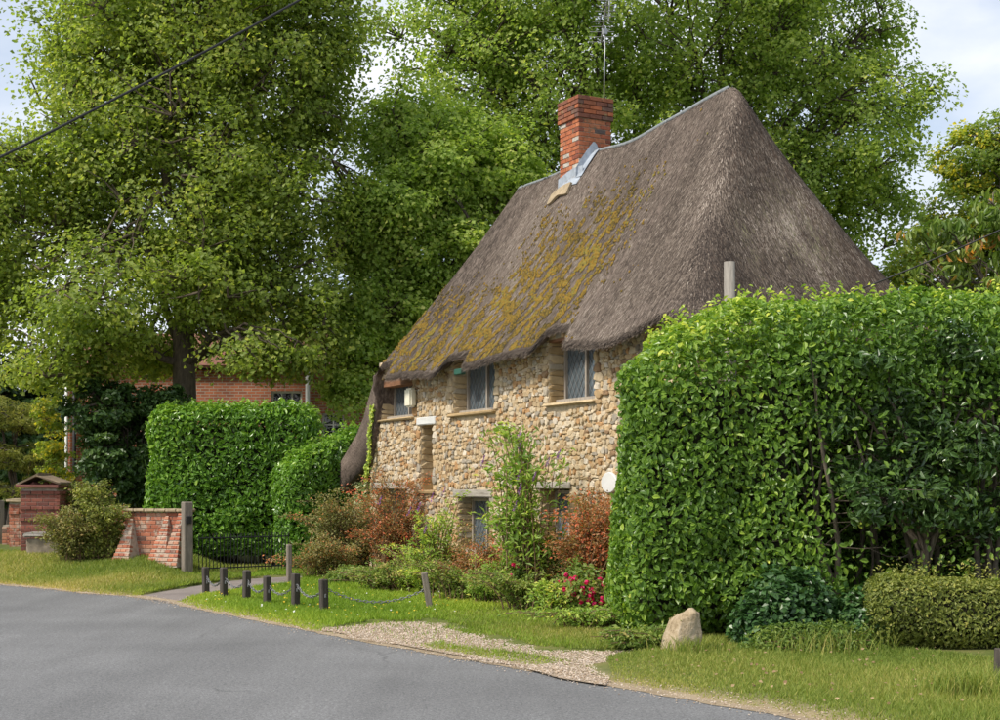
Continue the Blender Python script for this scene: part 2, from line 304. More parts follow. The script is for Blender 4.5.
# ------------------------------------------------------------------ mesh helpers
class Geo:
    def __init__(s): s.V = []; s.Q = []; s.T = []; s.n = 0; s.A = []
    def add(s, V, Q=None, T=None, a=None):
        V = np.asarray(V, float).reshape(-1, 3)
        if Q is not None and len(Q): s.Q.append(np.asarray(Q, np.int64).reshape(-1, 4) + s.n)
        if T is not None and len(T): s.T.append(np.asarray(T, np.int64).reshape(-1, 3) + s.n)
        s.V.append(V); s.n += len(V)
        s.A.append(np.zeros(len(V)) if a is None else np.broadcast_to(np.asarray(a, float), (len(V),)))
        return s
    def box(s, c, size, rz=0.0, taper=1.0):
        x, y, z = (d / 2 for d in size)
        v = np.array([(i * x * (taper if k > 0 else 1), j * y * (taper if k > 0 else 1), k * z) for k in (-1, 1) for j in (-1, 1) for i in (-1, 1)], float)
        if rz:
            ca, sa = math.cos(rz), math.sin(rz)
            v = np.c_[v[:, 0] * ca - v[:, 1] * sa, v[:, 0] * sa + v[:, 1] * ca, v[:, 2]]
        return s.add(v + np.array(c), [(0, 2, 3, 1), (4, 5, 7, 6), (0, 1, 5, 4), (2, 6, 7, 3), (0, 4, 6, 2), (1, 3, 7, 5)])
    def b2(s, x0, x1, y0, y1, z0, z1):
        return s.box(((x0 + x1) / 2, (y0 + y1) / 2, (z0 + z1) / 2), (x1 - x0, y1 - y0, z1 - z0))
    def tube(s, pts, rad, sides=5, cap=True, a=None):
        P = np.asarray(pts, float); n = len(P); R = np.broadcast_to(np.asarray(rad, float), (n,))
        T = np.gradient(P, axis=0); T /= np.linalg.norm(T, axis=1)[:, None] + 1e-9
        up = np.array([0, 0, 1.]) if abs(T[0, 2]) < .9 else np.array([1., 0, 0])
        A = np.cross(T, up); A /= np.linalg.norm(A, axis=1)[:, None] + 1e-9
        B = np.cross(T, A)
        th = np.arange(sides) * 2 * PI / sides
        V = P[:, None] + R[:, None, None] * (A[:, None] * np.cos(th)[None, :, None] + B[:, None] * np.sin(th)[None, :, None])
        i = np.arange(n - 1)[:, None] * sides; j = np.arange(sides)[None]; j2 = (j + 1) % sides
        Q = np.stack([i + j, i + j2, i + sides + j2, i + sides + j], -1).reshape(-1, 4)
        Tt = []
        if cap:
            for k in range(1, sides - 1):
                Tt.append((0, k + 1, k)); o = (n - 1) * sides; Tt.append((o, o + k, o + k + 1))
        return s.add(V.reshape(-1, 3), Q, Tt, a)
    def mesh(s, name, smooth=False, attr=None):
        V = np.concatenate(s.V); me = bpy.data.meshes.new(name)
        Q = np.concatenate(s.Q) if s.Q else np.zeros((0, 4), np.int64)
        T = np.concatenate(s.T) if s.T else np.zeros((0, 3), np.int64)
        me.vertices.add(len(V)); me.vertices.foreach_set("co", V.astype(np.float32).ravel())
        nl = len(Q) * 4 + len(T) * 3
        me.loops.add(nl); me.loops.foreach_set("vertex_index", np.concatenate([Q.ravel(), T.ravel()]).astype(np.int32))
        me.polygons.add(len(Q) + len(T))
        st = np.concatenate([np.arange(len(Q)) * 4, len(Q) * 4 + np.arange(len(T)) * 3]).astype(np.int32)
        me.polygons.foreach_set("loop_start", st)
        me.polygons.foreach_set("use_smooth", np.full(len(Q) + len(T), bool(smooth)))
        if attr:
            at_ = me.attributes.new(attr, 'FLOAT', 'POINT'); at_.data.foreach_set("value", np.concatenate(s.A).astype(np.float32))
        me.update(calc_edges=True); me.validate()
        return me
    def obj(s, name, mat, parent=None, smooth=False, attr=None, kind=None):
        return link(name, s.mesh(name, smooth, attr), mat, parent, kind)
def link(name, me, mat, parent=None, kind=None):
    o = bpy.data.objects.new(name, me)
    if mat is not None and not me.materials: me.materials.append(mat)
    COL.objects.link(o)
    if parent is not None: o.parent = parent
    if kind: o['kind'] = kind
    return o
def empty(name, loc=(0, 0, 0), rz=0.0):
    o = bpy.data.objects.new(name, None); COL.objects.link(o); o.location = loc; o.rotation_euler = (0, 0, rz); o.empty_display_size = .2
    return o
def tag(o, label, cat, group=None):
    o['label'] = label; o['category'] = cat
    if group: o['group'] = group
    return o
def bevel_box(name, size, bev=.01, seg=1, jit=0.0):
    bm = bmesh.new(); bmesh.ops.create_cube(bm, size=1)
    for v in bm.verts: v.co = Vector((v.co.x * size[0], v.co.y * size[1], v.co.z * size[2]))
    bmesh.ops.bevel(bm, geom=bm.edges[:], offset=bev, segments=seg, affect='EDGES')
    if jit:
        for v in bm.verts: v.co += Vector([random.uniform(-jit, jit) for _ in range(3)])
    me = bpy.data.meshes.new(name); bm.to_mesh(me); bm.free(); return me
def snoise(P, freq, seed, k=7):
    r = np.random.default_rng(seed); P = np.asarray(P, float); o = np.zeros(len(P))
    for i in range(k):
        d = r.normal(size=P.shape[1]); d /= np.linalg.norm(d)
        o += np.sin(P @ d * freq * r.uniform(.6, 1.7) + r.uniform(0, 6.28))
    return o / k * 1.6
def sstep(a, b, x):
    t = np.clip((np.asarray(x, float) - a) / (b - a), 0, 1); return t * t * (3 - 2 * t)
def unit(v): return v / (np.linalg.norm(v, axis=-1, keepdims=True) + 1e-9)

def leaves(g, P, N, size, tint, aspect=.55, fold=.12, axis=None, rng=RNG, six=False):
    """add one small folded leaf per point"""
    n = len(P)
    if n == 0: return
    N = unit(N); size = np.broadcast_to(size, (n,))[:, None]
    a = rng.normal(size=(n, 3)) if axis is None else axis + rng.normal(size=(n, 3)) * .35
    a = unit(a - N * np.sum(a * N, 1, keepdims=True)); b = np.cross(N, a)
    base = P - a * size * .5; tip = P + a * size * .5 - N * size * .08
    w = size * aspect * .5; up = N * size * fold
    if not six:
        L = P + b * w + up - a * size * .06; R = P - b * w + up - a * size * .06
        V = np.stack([base, R, tip, L], 1).reshape(-1, 3); i = np.arange(n)[:, None] * 4
        T = np.concatenate([i + np.array([[0, 1, 2]]), i + np.array([[0, 2, 3]])])
        g.add(V, None, T, np.repeat(tint, 4))
    else:
        m1 = P - a * size * .16; m2 = P + a * size * .2
        V = np.stack([base, m1 - b * w * .95 + up, m2 - b * w * .8 + up, tip, m2 + b * w * .8 + up, m1 + b * w * .95 + up], 1).reshape(-1, 3)
        i = np.arange(n)[:, None] * 6
        Q = np.concatenate([i + np.array([[0, 1, 2, 3]]), i + np.array([[0, 3, 4, 5]])])
        g.add(V, Q, None, np.repeat(tint, 6))

# ------------------------------------------------------------------ ground, road, driveway, gravel
Epx = [(1000, 752), (810, 718), (700, 699), (600, 683), (500, 664), (430, 651), (320, 632), (250, 618), (200, 608), (172, 602), (132, 596), (87, 593), (35, 587), (0, 584)]
EDGE = [(16.0, -10.0), (6.0, 4.2)] + [gnd(*p) for p in Epx] + [(-11.0, 24.6), (-16, 25.5), (-40, 27), (-300, 40)]
EDGE = np.array(EDGE)
def road_sd(X, Y):
    P = np.stack([np.ravel(X), np.ravel(Y)], 1); best = np.full(len(P), 1e9); sg = np.ones(len(P))
    for A, B in zip(EDGE[:-1], EDGE[1:]):
        d = B - A; L2 = d @ d; t = np.clip(((P - A) @ d) / L2, 0, 1)
        q = P - (A + t[:, None] * d); r = np.hypot(q[:, 0], q[:, 1])
        s = np.sign(q @ np.array([d[1], -d[0]])); s[s == 0] = 1
        m = r < best - 1e-9; best[m] = r[m]; sg[m] = s[m]
    return (best * sg).reshape(np.shape(X))
def in_poly(X, Y, poly):
    x = np.ravel(X); y = np.ravel(Y); c = np.zeros(len(x), bool); j = len(poly) - 1
    for i in range(len(poly)):
        xi, yi = poly[i]; xj, yj = poly[j]
        if yi != yj:
            c ^= ((yi > y) != (yj > y)) & (x < (xj - xi) * (y - yi) / (yj - yi) + xi)
        j = i
    return c.reshape(np.shape(X))
DRIVE = [gnd(*p) for p in [(136, 597), (170, 603), (185, 601), (206, 597), (240, 592), (280, 587), (302, 584), (304, 576), (270, 577.5), (230, 581), (196, 586), (160, 592)]]
GRAVEL = [gnd(*p) for p in [(322, 631), (345, 628), (380, 624), (425, 623), (462, 630), (505, 642), (548, 651), (600, 653), (650, 650), (652, 655), (606, 661), (612, 676), (606, 687), (560, 680), (520, 668), (470, 659), (420, 650)]]
ISLE = [gnd(*p) for p in [(424, 647), (445, 644), (500, 652), (545, 659), (556, 664), (530, 668), (480, 659), (440, 652)]]
def wob2(X, Y):
    P = np.stack([np.ravel(X), np.ravel(Y)], 1); return X + .16 * snoise(P, 5, 15) + .08 * snoise(P, 14, 16), Y + .16 * snoise(P, 5, 17) + .08 * snoise(P, 14, 18)
def gz(X, Y):
    X = np.asarray(X, float); Y = np.asarray(Y, float)
    P = np.stack([X.ravel(), Y.ravel()], 1)
    sd = road_sd(X, Y) + (snoise(P, 6.0, 3) * .05).reshape(X.shape)
    h = np.clip(sd / .3, -1, 1) * .045 + (snoise(P, 2.2, 4) * .012).reshape(X.shape)
    bank = .30 * sstep(.2, 3.4, sd) * sstep(-5.4, -6.6, X) * sstep(19, 21.5, Y)
    return h + bank
def ground_height(X, Y):
    X = np.asarray(X, float); Y = np.asarray(Y, float)
    h = gz(X, Y)
    h = np.where(in_poly(X, Y, DRIVE), -.03, h)
    return np.where(in_poly(X, Y, GRAVEL), np.minimum(h, .012), h)
def gpt(x, y): return float(ground_height(np.array([x]), np.array([y]))[0])

def axis_lines(lo, hi, step, far): return np.concatenate([-np.geomspace(far, abs(lo) + 2, 16) if lo < 0 else np.linspace(-far, lo - 2, 10), np.arange(lo, hi + step / 2, step), np.geomspace(hi + 2, far, 16)])
gx = axis_lines(-18, 10, .25, 700.0); gy = np.concatenate([np.linspace(-200, 3, 14), np.arange(5, 34.1, .25), np.geomspace(37, 900, 20)])
GX, GY = np.meshgrid(gx, gy)
H = ground_height(GX, GY)
H = np.where((GY > 34) | (np.abs(GX) > 20) | (GY < 4), np.where(road_sd(GX, GY) < 0, -.08, .04), H)
nx_, ny_ = len(gx), len(gy)
ii = (np.arange(ny_ - 1)[:, None] * nx_ + np.arange(nx_ - 1)[None]).ravel()
g = Geo().add(np.stack([GX.ravel(), GY.ravel(), H.ravel()], 1), np.stack([ii, ii + 1, ii + 1 + nx_, ii + nx_], 1))
go = g.obj("ground", M['turf'], smooth=True); go['kind'] = 'structure'
ea = go.data.attributes.new('edge', 'FLOAT', 'POINT'); ea.data.foreach_set("value", np.exp(-(np.maximum(road_sd(GX, GY), 0) / .28) ** 2).ravel().astype(np.float32))

def ngon(name, pts, z, mat):
    bm = bmesh.new(); vs = [bm.verts.new((p[0], p[1], z)) for p in pts]; bm.faces.new(vs)
    bmesh.ops.triangulate(bm, faces=bm.faces[:]); bmesh.ops.recalc_face_normals(bm, faces=bm.faces[:])
    me = bpy.data.meshes.new(name); bm.to_mesh(me); bm.free()
    if me.polygons[0].normal.z < 0: me.flip_normals()
    o = link(name, me, mat); o['kind'] = 'structure'; return o
tang = np.gradient(EDGE, axis=0); tang /= np.linalg.norm(tang, axis=1)[:, None]
nrm = np.stack([tang[:, 1], -tang[:, 0]], 1)
ngon("road", [tuple(p) for p in EDGE + nrm * .35] + [(-300, -120), (20, -120)], 0.0, M['asphalt'])
ngon("driveway", DRIVE, 0.006, M['drive'])
ngon("gravel_patch", GRAVEL, 0.016, M['gravelbed'])
# sandy grit gathered along the road edge
g = Geo(); sub = EDGE[2:-3]; seg = []
for A, B in zip(sub[:-1], sub[1:]):
    for t in np.linspace(0, 1, 12, endpoint=False): seg.append(A + (B - A) * t)
seg = np.array(seg); tg = np.gradient(seg, axis=0); tg /= np.linalg.norm(tg, axis=1)[:, None]; nn = np.stack([tg[:, 1], -tg[:, 0]], 1)
w = .10 + .07 * snoise(seg, 2.5, 8) + .05 * snoise(seg, 9, 9)
inn = seg - nn * np.clip(w, .015, 1)[:, None]; outn = seg + nn * .12
V = np.stack([np.c_[inn, np.full(len(seg), .004)], np.c_[outn, np.full(len(seg), .012)]], 1).reshape(-1, 3)
i = np.arange(len(seg) - 1)[:, None] * 2
g.add(V, i + np.array([[0, 2, 3, 1]])); g.obj("road_edge_grit", M['grit'])['kind'] = 'structure'

# pebbles on the gravel and spilt on the road edge
def rocks(g, P, size, rng, flat=.6):
    oc = np.array([(1, 0, 0), (-1, 0, 0), (0, 1, 0), (0, -1, 0), (0, 0, 1), (0, 0, -1)], float)
    T = np.array([(0, 2, 4), (2, 1, 4), (1, 3, 4), (3, 0, 4), (2, 0, 5), (1, 2, 5), (3, 1, 5), (0, 3, 5)])
    n = len(P); V = oc[None] * size[:, None, None] * rng.uniform(.6, 1.2, (n, 6, 1)) * np.array([1, 1, flat])
    th = rng.uniform(0, 6.28, n); c, s = np.cos(th)[:, None], np.sin(th)[:, None]
    V = np.stack([V[..., 0] * c - V[..., 1] * s, V[..., 0] * s + V[..., 1] * c, V[..., 2]], -1) + P[:, None]
    g.add(V.reshape(-1, 3), None, (np.arange(n)[:, None, None] * 6 + T[None]).reshape(-1, 3), rng.random(n).repeat(6))
gp = np.array(GRAVEL); rng = np.random.default_rng(21)
c = rng.uniform(gp.min(0), gp.max(0), (60000, 2)); c = c[in_poly(*wob2(c[:, 0], c[:, 1]), GRAVEL) | in_poly(c[:, 0], c[:, 1], GRAVEL)]
c = c[~in_poly(c[:, 0], c[:, 1], ISLE) | (rng.random(len(c)) < .15)][:10500]
e = seg[rng.integers(0, len(seg), 3500)]; k = rng.integers(0, len(seg), 3500)
e = seg[k] + nn[k] * rng.normal(-.01, .10, 3500)[:, None] + rng.normal(0, .08, (3500, 2))
pts = np.r_[c, e]; zz = np.maximum(ground_height(pts[:, 0], pts[:, 1]), .006); zz[:len(c)] = .02
g = Geo(); rocks(g, np.c_[pts, zz + .003], np.r_[rng.uniform(.005, .014, len(c)), rng.uniform(.004, .012, len(e))], rng)
o = g.obj("loose_pebbles", M['pebble'], kind='stuff'); tag(o, "loose sandy pebbles scattered over gravel patch beside the road", "gravel")

# ------------------------------------------------------------------ cottage frame: x along the street wall (0 far end .. L near end), y into the house
TH = math.atan2(-.883, .47); EX = np.array([.470, -.883]); NY = np.array([.883, .470])
L, WD = 10.4, 4.2
F0 = np.array([-2.483, 26.78])
house = empty("thatched_cottage", (F0[0], F0[1], 0), TH)
tag(house, "rubble stone cottage with mossy thatched roof and brick chimney", "cottage")
def wpos(px, py, yl=0.0):
    O = F0 + NY * yl; r = (px - 500) / FPX
    x = (r * O[1] - O[0]) / (EX[0] - EX[1] * r)
    Y = O[1] + EX[1] * x; return x, CAMH + (HZ - py) / FPX * Y
def wx(px): return wpos(px, 400)[0]
def to_world(x, y, z=0): p = F0 + EX * x + NY * y; return (p[0], p[1], z)
def opening(px0, px1, pt, pb):
    xm = (px0 + px1) / 2
    return [wx(px0), wx(px1), wpos(xm, pb)[1], wpos(xm, pt)[1]]
OPEN = {'u3': opening(549, 595, 336, 401), 'u2': opening(453, 495, 350, 412), 'u1': opening(381, 413, 377, 418),
        'slit': opening(421, 433.5, 425, 490), 'a': opening(378, 408, 489, 537), 'b': opening(458, 490, 497, 553), 'c': opening(540, 570, 489, 547)}
WALLTOP = 3.95

# ---- thatch
XE0, XE1 = -1.85, 10.85
def far_profile(x): return np.interp(x, [-1.9, -1.6, -1.2, -.85, -.45, -.1, .12, .38, .75, 2.1, 6.0], [1.72, 2.0, 2.24, 2.44, 2.66, 2.98, 3.28, 3.6, 4.0, 7.40, 17.0])
def far_bottom(x): return np.interp(x, [-1.9, -1.2, -.6, .14, .46, .51, .55], [1.32, 1.6, 1.84, 2.10, 2.80, 3.3, 3.62])
def ridge_z(x): return np.interp(x, [0, 2.0, 4.4, 6.2, 8.4, 9.0, 11], [7.24, 7.24, 7.24, 7.32, 7.46, 7.5, 7.5])
def smin(a, b, k):
    h = np.clip(.5 + .5 * (b - a) / k, 0, 1); return b * (1 - h) + a * h - k * h * (1 - h)
def gprof(s, c=.14): return np.where(s < 1, s - c * s * (1 - s), 1 + (s - 1) * (1 + c))
EAVE = 3.66; OV = .32
def near_hip(x): return EAVE - .05 + 3.85 * gprof((XE1 - x) / 2.1, .40)
def roof_z(x, y):
    Hh = ridge_z(x) - EAVE
    f = EAVE + Hh * gprof((y + OV) / (2.1 + OV)); b = EAVE + Hh * gprof((4.62 - y) / 2.52, .38)
    z = smin(f, b, .20); z = smin(z, far_profile(x), .35); z = smin(z, near_hip(x), .75) + .26 * np.exp(-((x - 4.62) / .8) ** 2 - ((y - 1.72) / .5) ** 2)
    P = np.stack([np.ravel(x), np.ravel(y)], 1)
    return z + (snoise(P, 1.1, 31) * .055 + snoise(P, 4.0, 32) * .018).reshape(np.shape(x))
def bumpf(x, a, b, s=.12): return sstep(a - s, a + s, x) * (1 - sstep(b - s, b + s, x))
def eave_front(x):
    dz = np.zeros_like(x)
    for k in ('u1', 'u2', 'u3'):
        x0, x1, z0, z1 = OPEN[k]; wv = x1 - x0
        dz += .27 * bumpf(x, x0 + .06, x0 + wv * .66, .10) - .02 * bumpf(x, x0 + wv * .72, x1 + .9, .20)
    dz += .22 * sstep(9.0, 10.8, x) + .05 * sstep(4.5, 7.5, x)
    P = np.stack([x, x * 0], 1)
    dz += snoise(P, 3, 41) * .03 + snoise(P, 17, 42) * .012
    y = -OV + dz / 1.35
    return np.where(x < .54, -.12, y)
nxr, nyr = 340, 96
xs = np.linspace(XE0, XE1, nxr); ts = np.linspace(0, 1, nyr)
ye = eave_front(xs); yb = np.full(nxr, 4.62)
YR = ye[None] + (yb - ye)[None] * ts[:, None]; XR = np.broadcast_to(xs[None], YR.shape).copy()
# rounded plan corners at the near end
cor = sstep(9.6, 10.85, XR)
XR = XR - .35 * cor * np.clip(np.abs(YR - 2.1) / 2.4, 0, 1) ** 6
ZT = roof_z(XR, YR)
th = np.where(XR < .55, np.clip(ZT - far_bottom(XR), .25, 2.2), .06 + .20 * sstep(0, .30, YR - ye[None]))
ZB = ZT - th
ZB += (snoise(np.stack([XR.ravel(), YR.ravel()], 1), 20, 44) * .012).reshape(XR.shape)
nv = nxr * nyr
top = np.stack([XR, YR, ZT], -1).reshape(-1, 3); bot = np.stack([XR, YR, ZB], -1).reshape(-1, 3)
ii = (np.arange(nyr - 1)[:, None] * nxr + np.arange(nxr - 1)[None]).ravel()
Qt = np.stack([ii, ii + 1, ii + 1 + nxr, ii + nxr], 1); Qb = Qt[:, ::-1] + nv
def rim(idx): a, b = idx[:-1], idx[1:]; return np.stack([a, a + nv, b + nv, b], 1)
r0 = np.arange(nxr); r1 = (nyr - 1) * nxr + np.arange(nxr)[::-1]; c0 = (np.arange(nyr) * nxr)[::-1]; c1 = np.arange(nyr) * nxr + nxr - 1
g = Geo().add(np.r_[top, bot], np.r_[Qt, Qb, rim(r0), rim(r1), rim(c0), rim(c1)])
me = g.mesh("thatch_roof", smooth=True)
# slope coordinates and attributes for weathering and painted hip shade
def near_hip_w(x, y): # 1 where the near hip end forms the surface
    f = EAVE + (ridge_z(x) - EAVE) * gprof((np.minimum(y, 4.2 - y) + OV) / (2.1 + OV)); nr = near_hip(x)
    return sstep(-.7, .7, f - nr)
def moss_w(x, y):
    z = roof_z(x, y); s = (z - 3.8) / 3.5; P = np.stack([np.ravel(x), np.ravel(y)], 1)
    big = sstep(4.2, 5.4, x + 1.2 * s) * (1 - sstep(6.7, 8.1, x)) * (1 - sstep(.36, .88, s)) * .82
    mid = np.exp(-((x - 6.9) / .8) ** 2 - ((s - .35) / .3) ** 2) * .25
    low = (1 - sstep(4.4, 5.6, x)) * sstep(.7, 1.2, x) * (1 - sstep(.10, .52, s)) * .74
    wv = (big + mid + low) * (y < 2.1) * (1 - near_hip_w(x, y)) * (x > .7)
    n = (snoise(P, 2.2, 51, 14) * .34 + snoise(P * np.array([1, 1.1]), 6.0, 52, 18) * .34 + snoise(P * np.array([1, 1.1]), 15.0, 53, 20) * .28).reshape(np.shape(x))
    return np.clip(wv * .95 + n * 1.15 * np.sqrt(wv) - .0, 0, 1)
hipw = near_hip_w(XR, YR)
U = np.where(hipw > .5, YR + 20, XR); Vv = ZT * 1.25
uvt = np.stack([U, Vv], -1).reshape(-1, 2); uvb = np.stack([XR.ravel() * 1.0, YR.ravel() * 3], 1)
uva = np.r_[uvt, uvb]
li = np.empty(len(me.loops), np.int32); me.loops.foreach_get("vertex_index", li)
uvl = me.uv_layers.new(name="slope"); uvl.data.foreach_set("uv", uva[li].astype(np.float32).ravel())
def setattr_(nm, arr): a = me.attributes.new(nm, 'FLOAT', 'POINT'); a.data.foreach_set("value", arr.astype(np.float32))
PR = np.stack([XR.ravel(), YR.ravel()], 1)
age_shade = np.clip(.15 + .75 * hipw.ravel() + .3 * snoise(PR, .9, 55), 0, 1)  # hip term paints the unlit end's shade; the noise is ageing
setattr_("age_shade", np.r_[age_shade, np.ones(nv) * .4]); setattr_("moss", np.r_[moss_w(XR, YR).ravel(), np.zeros(nv)])
lich = 1.6 * hipw * (np.exp(-((YR - 2.2) / .45) ** 2 - ((ZT - 5.1) / .7) ** 2) + .8 * np.exp(-((YR - 1.3) / .2) ** 2 - ((ZT - 4.9) / .5) ** 2))
setattr_("lichen", np.r_[lich.ravel(), np.zeros(nv)])
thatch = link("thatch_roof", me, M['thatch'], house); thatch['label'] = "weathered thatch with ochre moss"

# straw strands lying on the thatch and bristling from its edges
rng = np.random.default_rng(61)
def roof_frame(x, y, e=.04):
    gxx = (roof_z(x + e, y) - roof_z(x - e, y)) / (2 * e); gyy = (roof_z(x, y + e) - roof_z(x, y - e)) / (2 * e)
    N = unit(np.stack([-gxx, -gyy, np.ones_like(gxx)], 1)); D = unit(np.stack([-gxx, -gyy, -(gxx ** 2 + gyy ** 2)], 1)); return N, D
def strands(g, P, N, D, ln, wd, tint, lift):
    n = len(P); S = np.cross(N, D); a = P - D * ln[:, None] * .5 + N * .002; b = P + D * ln[:, None] * .5 + N * lift[:, None]
    w_ = S * wd[:, None] * .5
    V = np.stack([a - w_, a + w_, b + w_ * .7, b - w_ * .7], 1).reshape(-1, 3)
    g.add(V, np.arange(n)[:, None] * 4 + np.array([[0, 1, 2, 3]]), None, tint.repeat(4))
n = 100000
x = rng.uniform(XE0 + .1, XE1 - .35, n); y = rng.uniform(-.4, 2.4, n)
y = np.maximum(y, eave_front(x) + .02)
m2 = rng.random(n) < .3; y[m2] = rng.uniform(0, 4.4, m2.sum()); x[m2] = rng.uniform(8.4, XE1 - .3, m2.sum())
N, D = roof_frame(x, y); _, D = roof_frame(x, y, .3); D = unit(D - N * np.sum(D * N, 1, keepdims=True)); D = unit(D + np.cross(N, D) * rng.normal(0, .08, n)[:, None])
P = np.c_[x, y, roof_z(x, y)]
hw = near_hip_w(x, y)
tint = np.clip(rng.beta(1.5, 1.9, n) + .10 - .34 * hw + .26 * snoise(np.c_[x, y], 1.4, 63) + .16 * snoise(np.c_[x, y * .3], 4, 65) + .12 * snoise(np.c_[x, y * .4], 9, 64), 0, .96)  # hw term darkens the hip straw, painting that end's shade
zl = roof_z(x, y); tint = tint + hw * .5 * (np.exp(-((y - 2.2) / .4) ** 2 - ((zl - 5.1) / .7) ** 2) + .7 * np.exp(-((y - 1.3) / .18) ** 2 - ((zl - 4.9) / .5) ** 2)) * sstep(-.3, .5, snoise(np.c_[x, y], 9, 68))
tint = np.where(rng.random(n) < .006, 1.0, np.clip(tint, 0, .96))
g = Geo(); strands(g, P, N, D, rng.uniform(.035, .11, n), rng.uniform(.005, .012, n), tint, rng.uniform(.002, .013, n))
# ragged ends along the front eave
n = 20000; x = rng.uniform(.64, 10.4, n); y = eave_front(x) + rng.uniform(0, .05, n); N, D = roof_frame(x, y)
P = np.c_[x, y, roof_z(x, y) - rng.uniform(0, .09, n)]; D2 = unit(D + np.array([0, -.25, 0]) + rng.normal(0, .14, (n, 3)))
strands(g, P, unit(np.cross(np.cross(D2, N), D2)), D2, rng.uniform(.07, .22, n), rng.uniform(.004, .011, n), np.clip(rng.beta(1.3, 1.9, n), 0, 1), rng.uniform(-.005, .01, n))
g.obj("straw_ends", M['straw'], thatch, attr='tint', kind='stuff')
# moss cushions
n = 200000; x = rng.uniform(.75, 9.6, n); y = rng.uniform(-.4, 2.0, n); y = np.maximum(y, eave_front(x) + .03)
k = rng.random(n) < np.clip(moss_w(x, y) ** 1.2 * .55 * sstep(-.25, .35, snoise(np.c_[x, y * 1.25], 19, 67, 22) * 1.5), 0, 1); x, y = x[k], y[k]; n = len(x)
N, D = roof_frame(x, y); S = np.cross(N, D); P = np.c_[x, y, roof_z(x, y)] + N * .012
oc = np.array([(1, 0, 0), (-1, 0, 0), (0, 1, 0), (0, -1, 0), (0, 0, 1), (0, 0, -1)], float)
T = np.array([(0, 2, 4), (2, 1, 4), (1, 3, 4), (3, 0, 4), (2, 0, 5), (1, 2, 5), (3, 1, 5), (0, 3, 5)])
s = rng.uniform(.007, .024, n)[:, None, None]; J = oc[None] * s * rng.uniform(.6, 1.3, (n, 6, 1))
V = P[:, None] + J[..., :1] * D[:, None] * 1.4 + J[..., 1:2] * S[:, None] + J[..., 2:] * N[:, None] * .8
tint = np.clip(rng.normal(.5, .24, n) + .35 * snoise(np.c_[x, y], 5, 66), 0, 1)
g = Geo().add(V.reshape(-1, 3), None, (np.arange(n)[:, None, None] * 6 + T[None]).reshape(-1, 3), tint.repeat(6))
g.obj("moss_cushions", M['moss'], thatch, attr='tint', kind='stuff')
# ridge wire roll (grey netting edge along the ridge)
g = Geo(); xr = np.linspace(4.75, 8.45, 40); zz = [max(roof_z(np.full(30, a), np.linspace(1.9, 2.3, 30))) for a in xr]
g.tube(np.c_[xr, np.full(40, 2.1), np.array(zz) + .008], .04, 7)
xr = np.linspace(1.75, 4.0, 24); zz = [max(roof_z(np.full(30, a), np.linspace(1.9, 2.3, 30))) for a in xr]
g.tube(np.c_[xr, np.full(24, 2.1), np.array(zz) + .006], .035, 7)
g.obj("ridge_roll", M['netting'], thatch, smooth=True)
# wire netting hems: thin cable along the front eave lip
g = Geo(); xh = np.linspace(.66, 10.3, 160); yh = eave_front(xh)
g.tube(np.c_[xh, yh - .012, roof_z(xh, yh) - .05 + .012 * np.sin(xh * 9)], .006, 4); g.obj("netting_hem", M['leadcame'], thatch)

# ---- walls: mortar bed with openings, real reveals
def wall_with_openings(name, x0, x1, z0, z1, rects, y0, y1, mat, parent):
    xs_ = sorted({x0, x1, *[v for r in rects for v in r[:2]]}); zs_ = sorted({z0, z1, *[v for r in rects for v in r[2:]]})
    xs_ = [v for v in xs_ if x0 <= v <= x1]; zs_ = [v for v in zs_ if z0 <= v <= z1]
    def solid(i, j):
        if i < 0 or j < 0 or i >= len(xs_) - 1 or j >= len(zs_) - 1: return False
        xm, zm = (xs_[i] + xs_[i + 1]) / 2, (zs_[j] + zs_[j + 1]) / 2
        return not any(r[0] < xm < r[1] and r[2] < zm < r[3] for r in rects)
    g = Geo()
    for i in range(len(xs_) - 1):
        for j in range(len(zs_) - 1):
            if not solid(i, j): continue
            a, b, c_, d = xs_[i], xs_[i + 1], zs_[j], zs_[j + 1]
            g.add([(a, y0, c_), (b, y0, c_), (b, y0, d), (a, y0, d)], [(0, 1, 2, 3)])
            g.add([(a, y1, c_), (b, y1, c_), (b, y1, d), (a, y1, d)], [(3, 2, 1, 0)])
            if not solid(i - 1, j): g.add([(a, y0, c_), (a, y0, d), (a, y1, d), (a, y1, c_)], [(0, 1, 2, 3)])
            if not solid(i + 1, j): g.add([(b, y0, c_), (b, y1, c_), (b, y1, d), (b, y0, d)], [(0, 1, 2, 3)])
            if not solid(i, j - 1): g.add([(a, y0, c_), (a, y1, c_), (b, y1, c_), (b, y0, c_)], [(0, 1, 2, 3)])
            if not solid(i, j + 1): g.add([(a, y0, d), (b, y0, d), (b, y1, d), (a, y1, d)], [(0, 1, 2, 3)])
    return g.obj(name, mat, parent)
RECTS = list(OPEN.values()); HIPCUT = (-.05, OPEN['u1'][0] - .05, 3.02, WALLTOP + .05)
front = wall_with_openings("front_wall", 0, L, -.1, WALLTOP, RECTS + [(0, HIPCUT[1], 3.02, WALLTOP)], 0, .5, M['mortar'], house)
g = Geo().b2(L - .45, L - .003, .503, WD, -.1, WALLTOP); near_wall = g.obj("end_wall", M['mortar'], house)
g = Geo().b2(.003, .45, .503, WD, -.1, 2.9); g.obj("end_wall", M['mortar'], house)
g = Geo().b2(0.46, L - .46, WD - .45, WD - .003, -.1, WALLTOP - .3); g.obj("back_wall", M['mortar'], house)
g = Geo().b2(.47, L - .47, .9, WD - .47, .01, 3.3); g.obj("dark_interior", M['core'], house)
g = Geo().b2(-1.35, -.004, .15, WD - .2, -.1, 1.5); g.obj("lean_to_wall", M['mortar'], house)

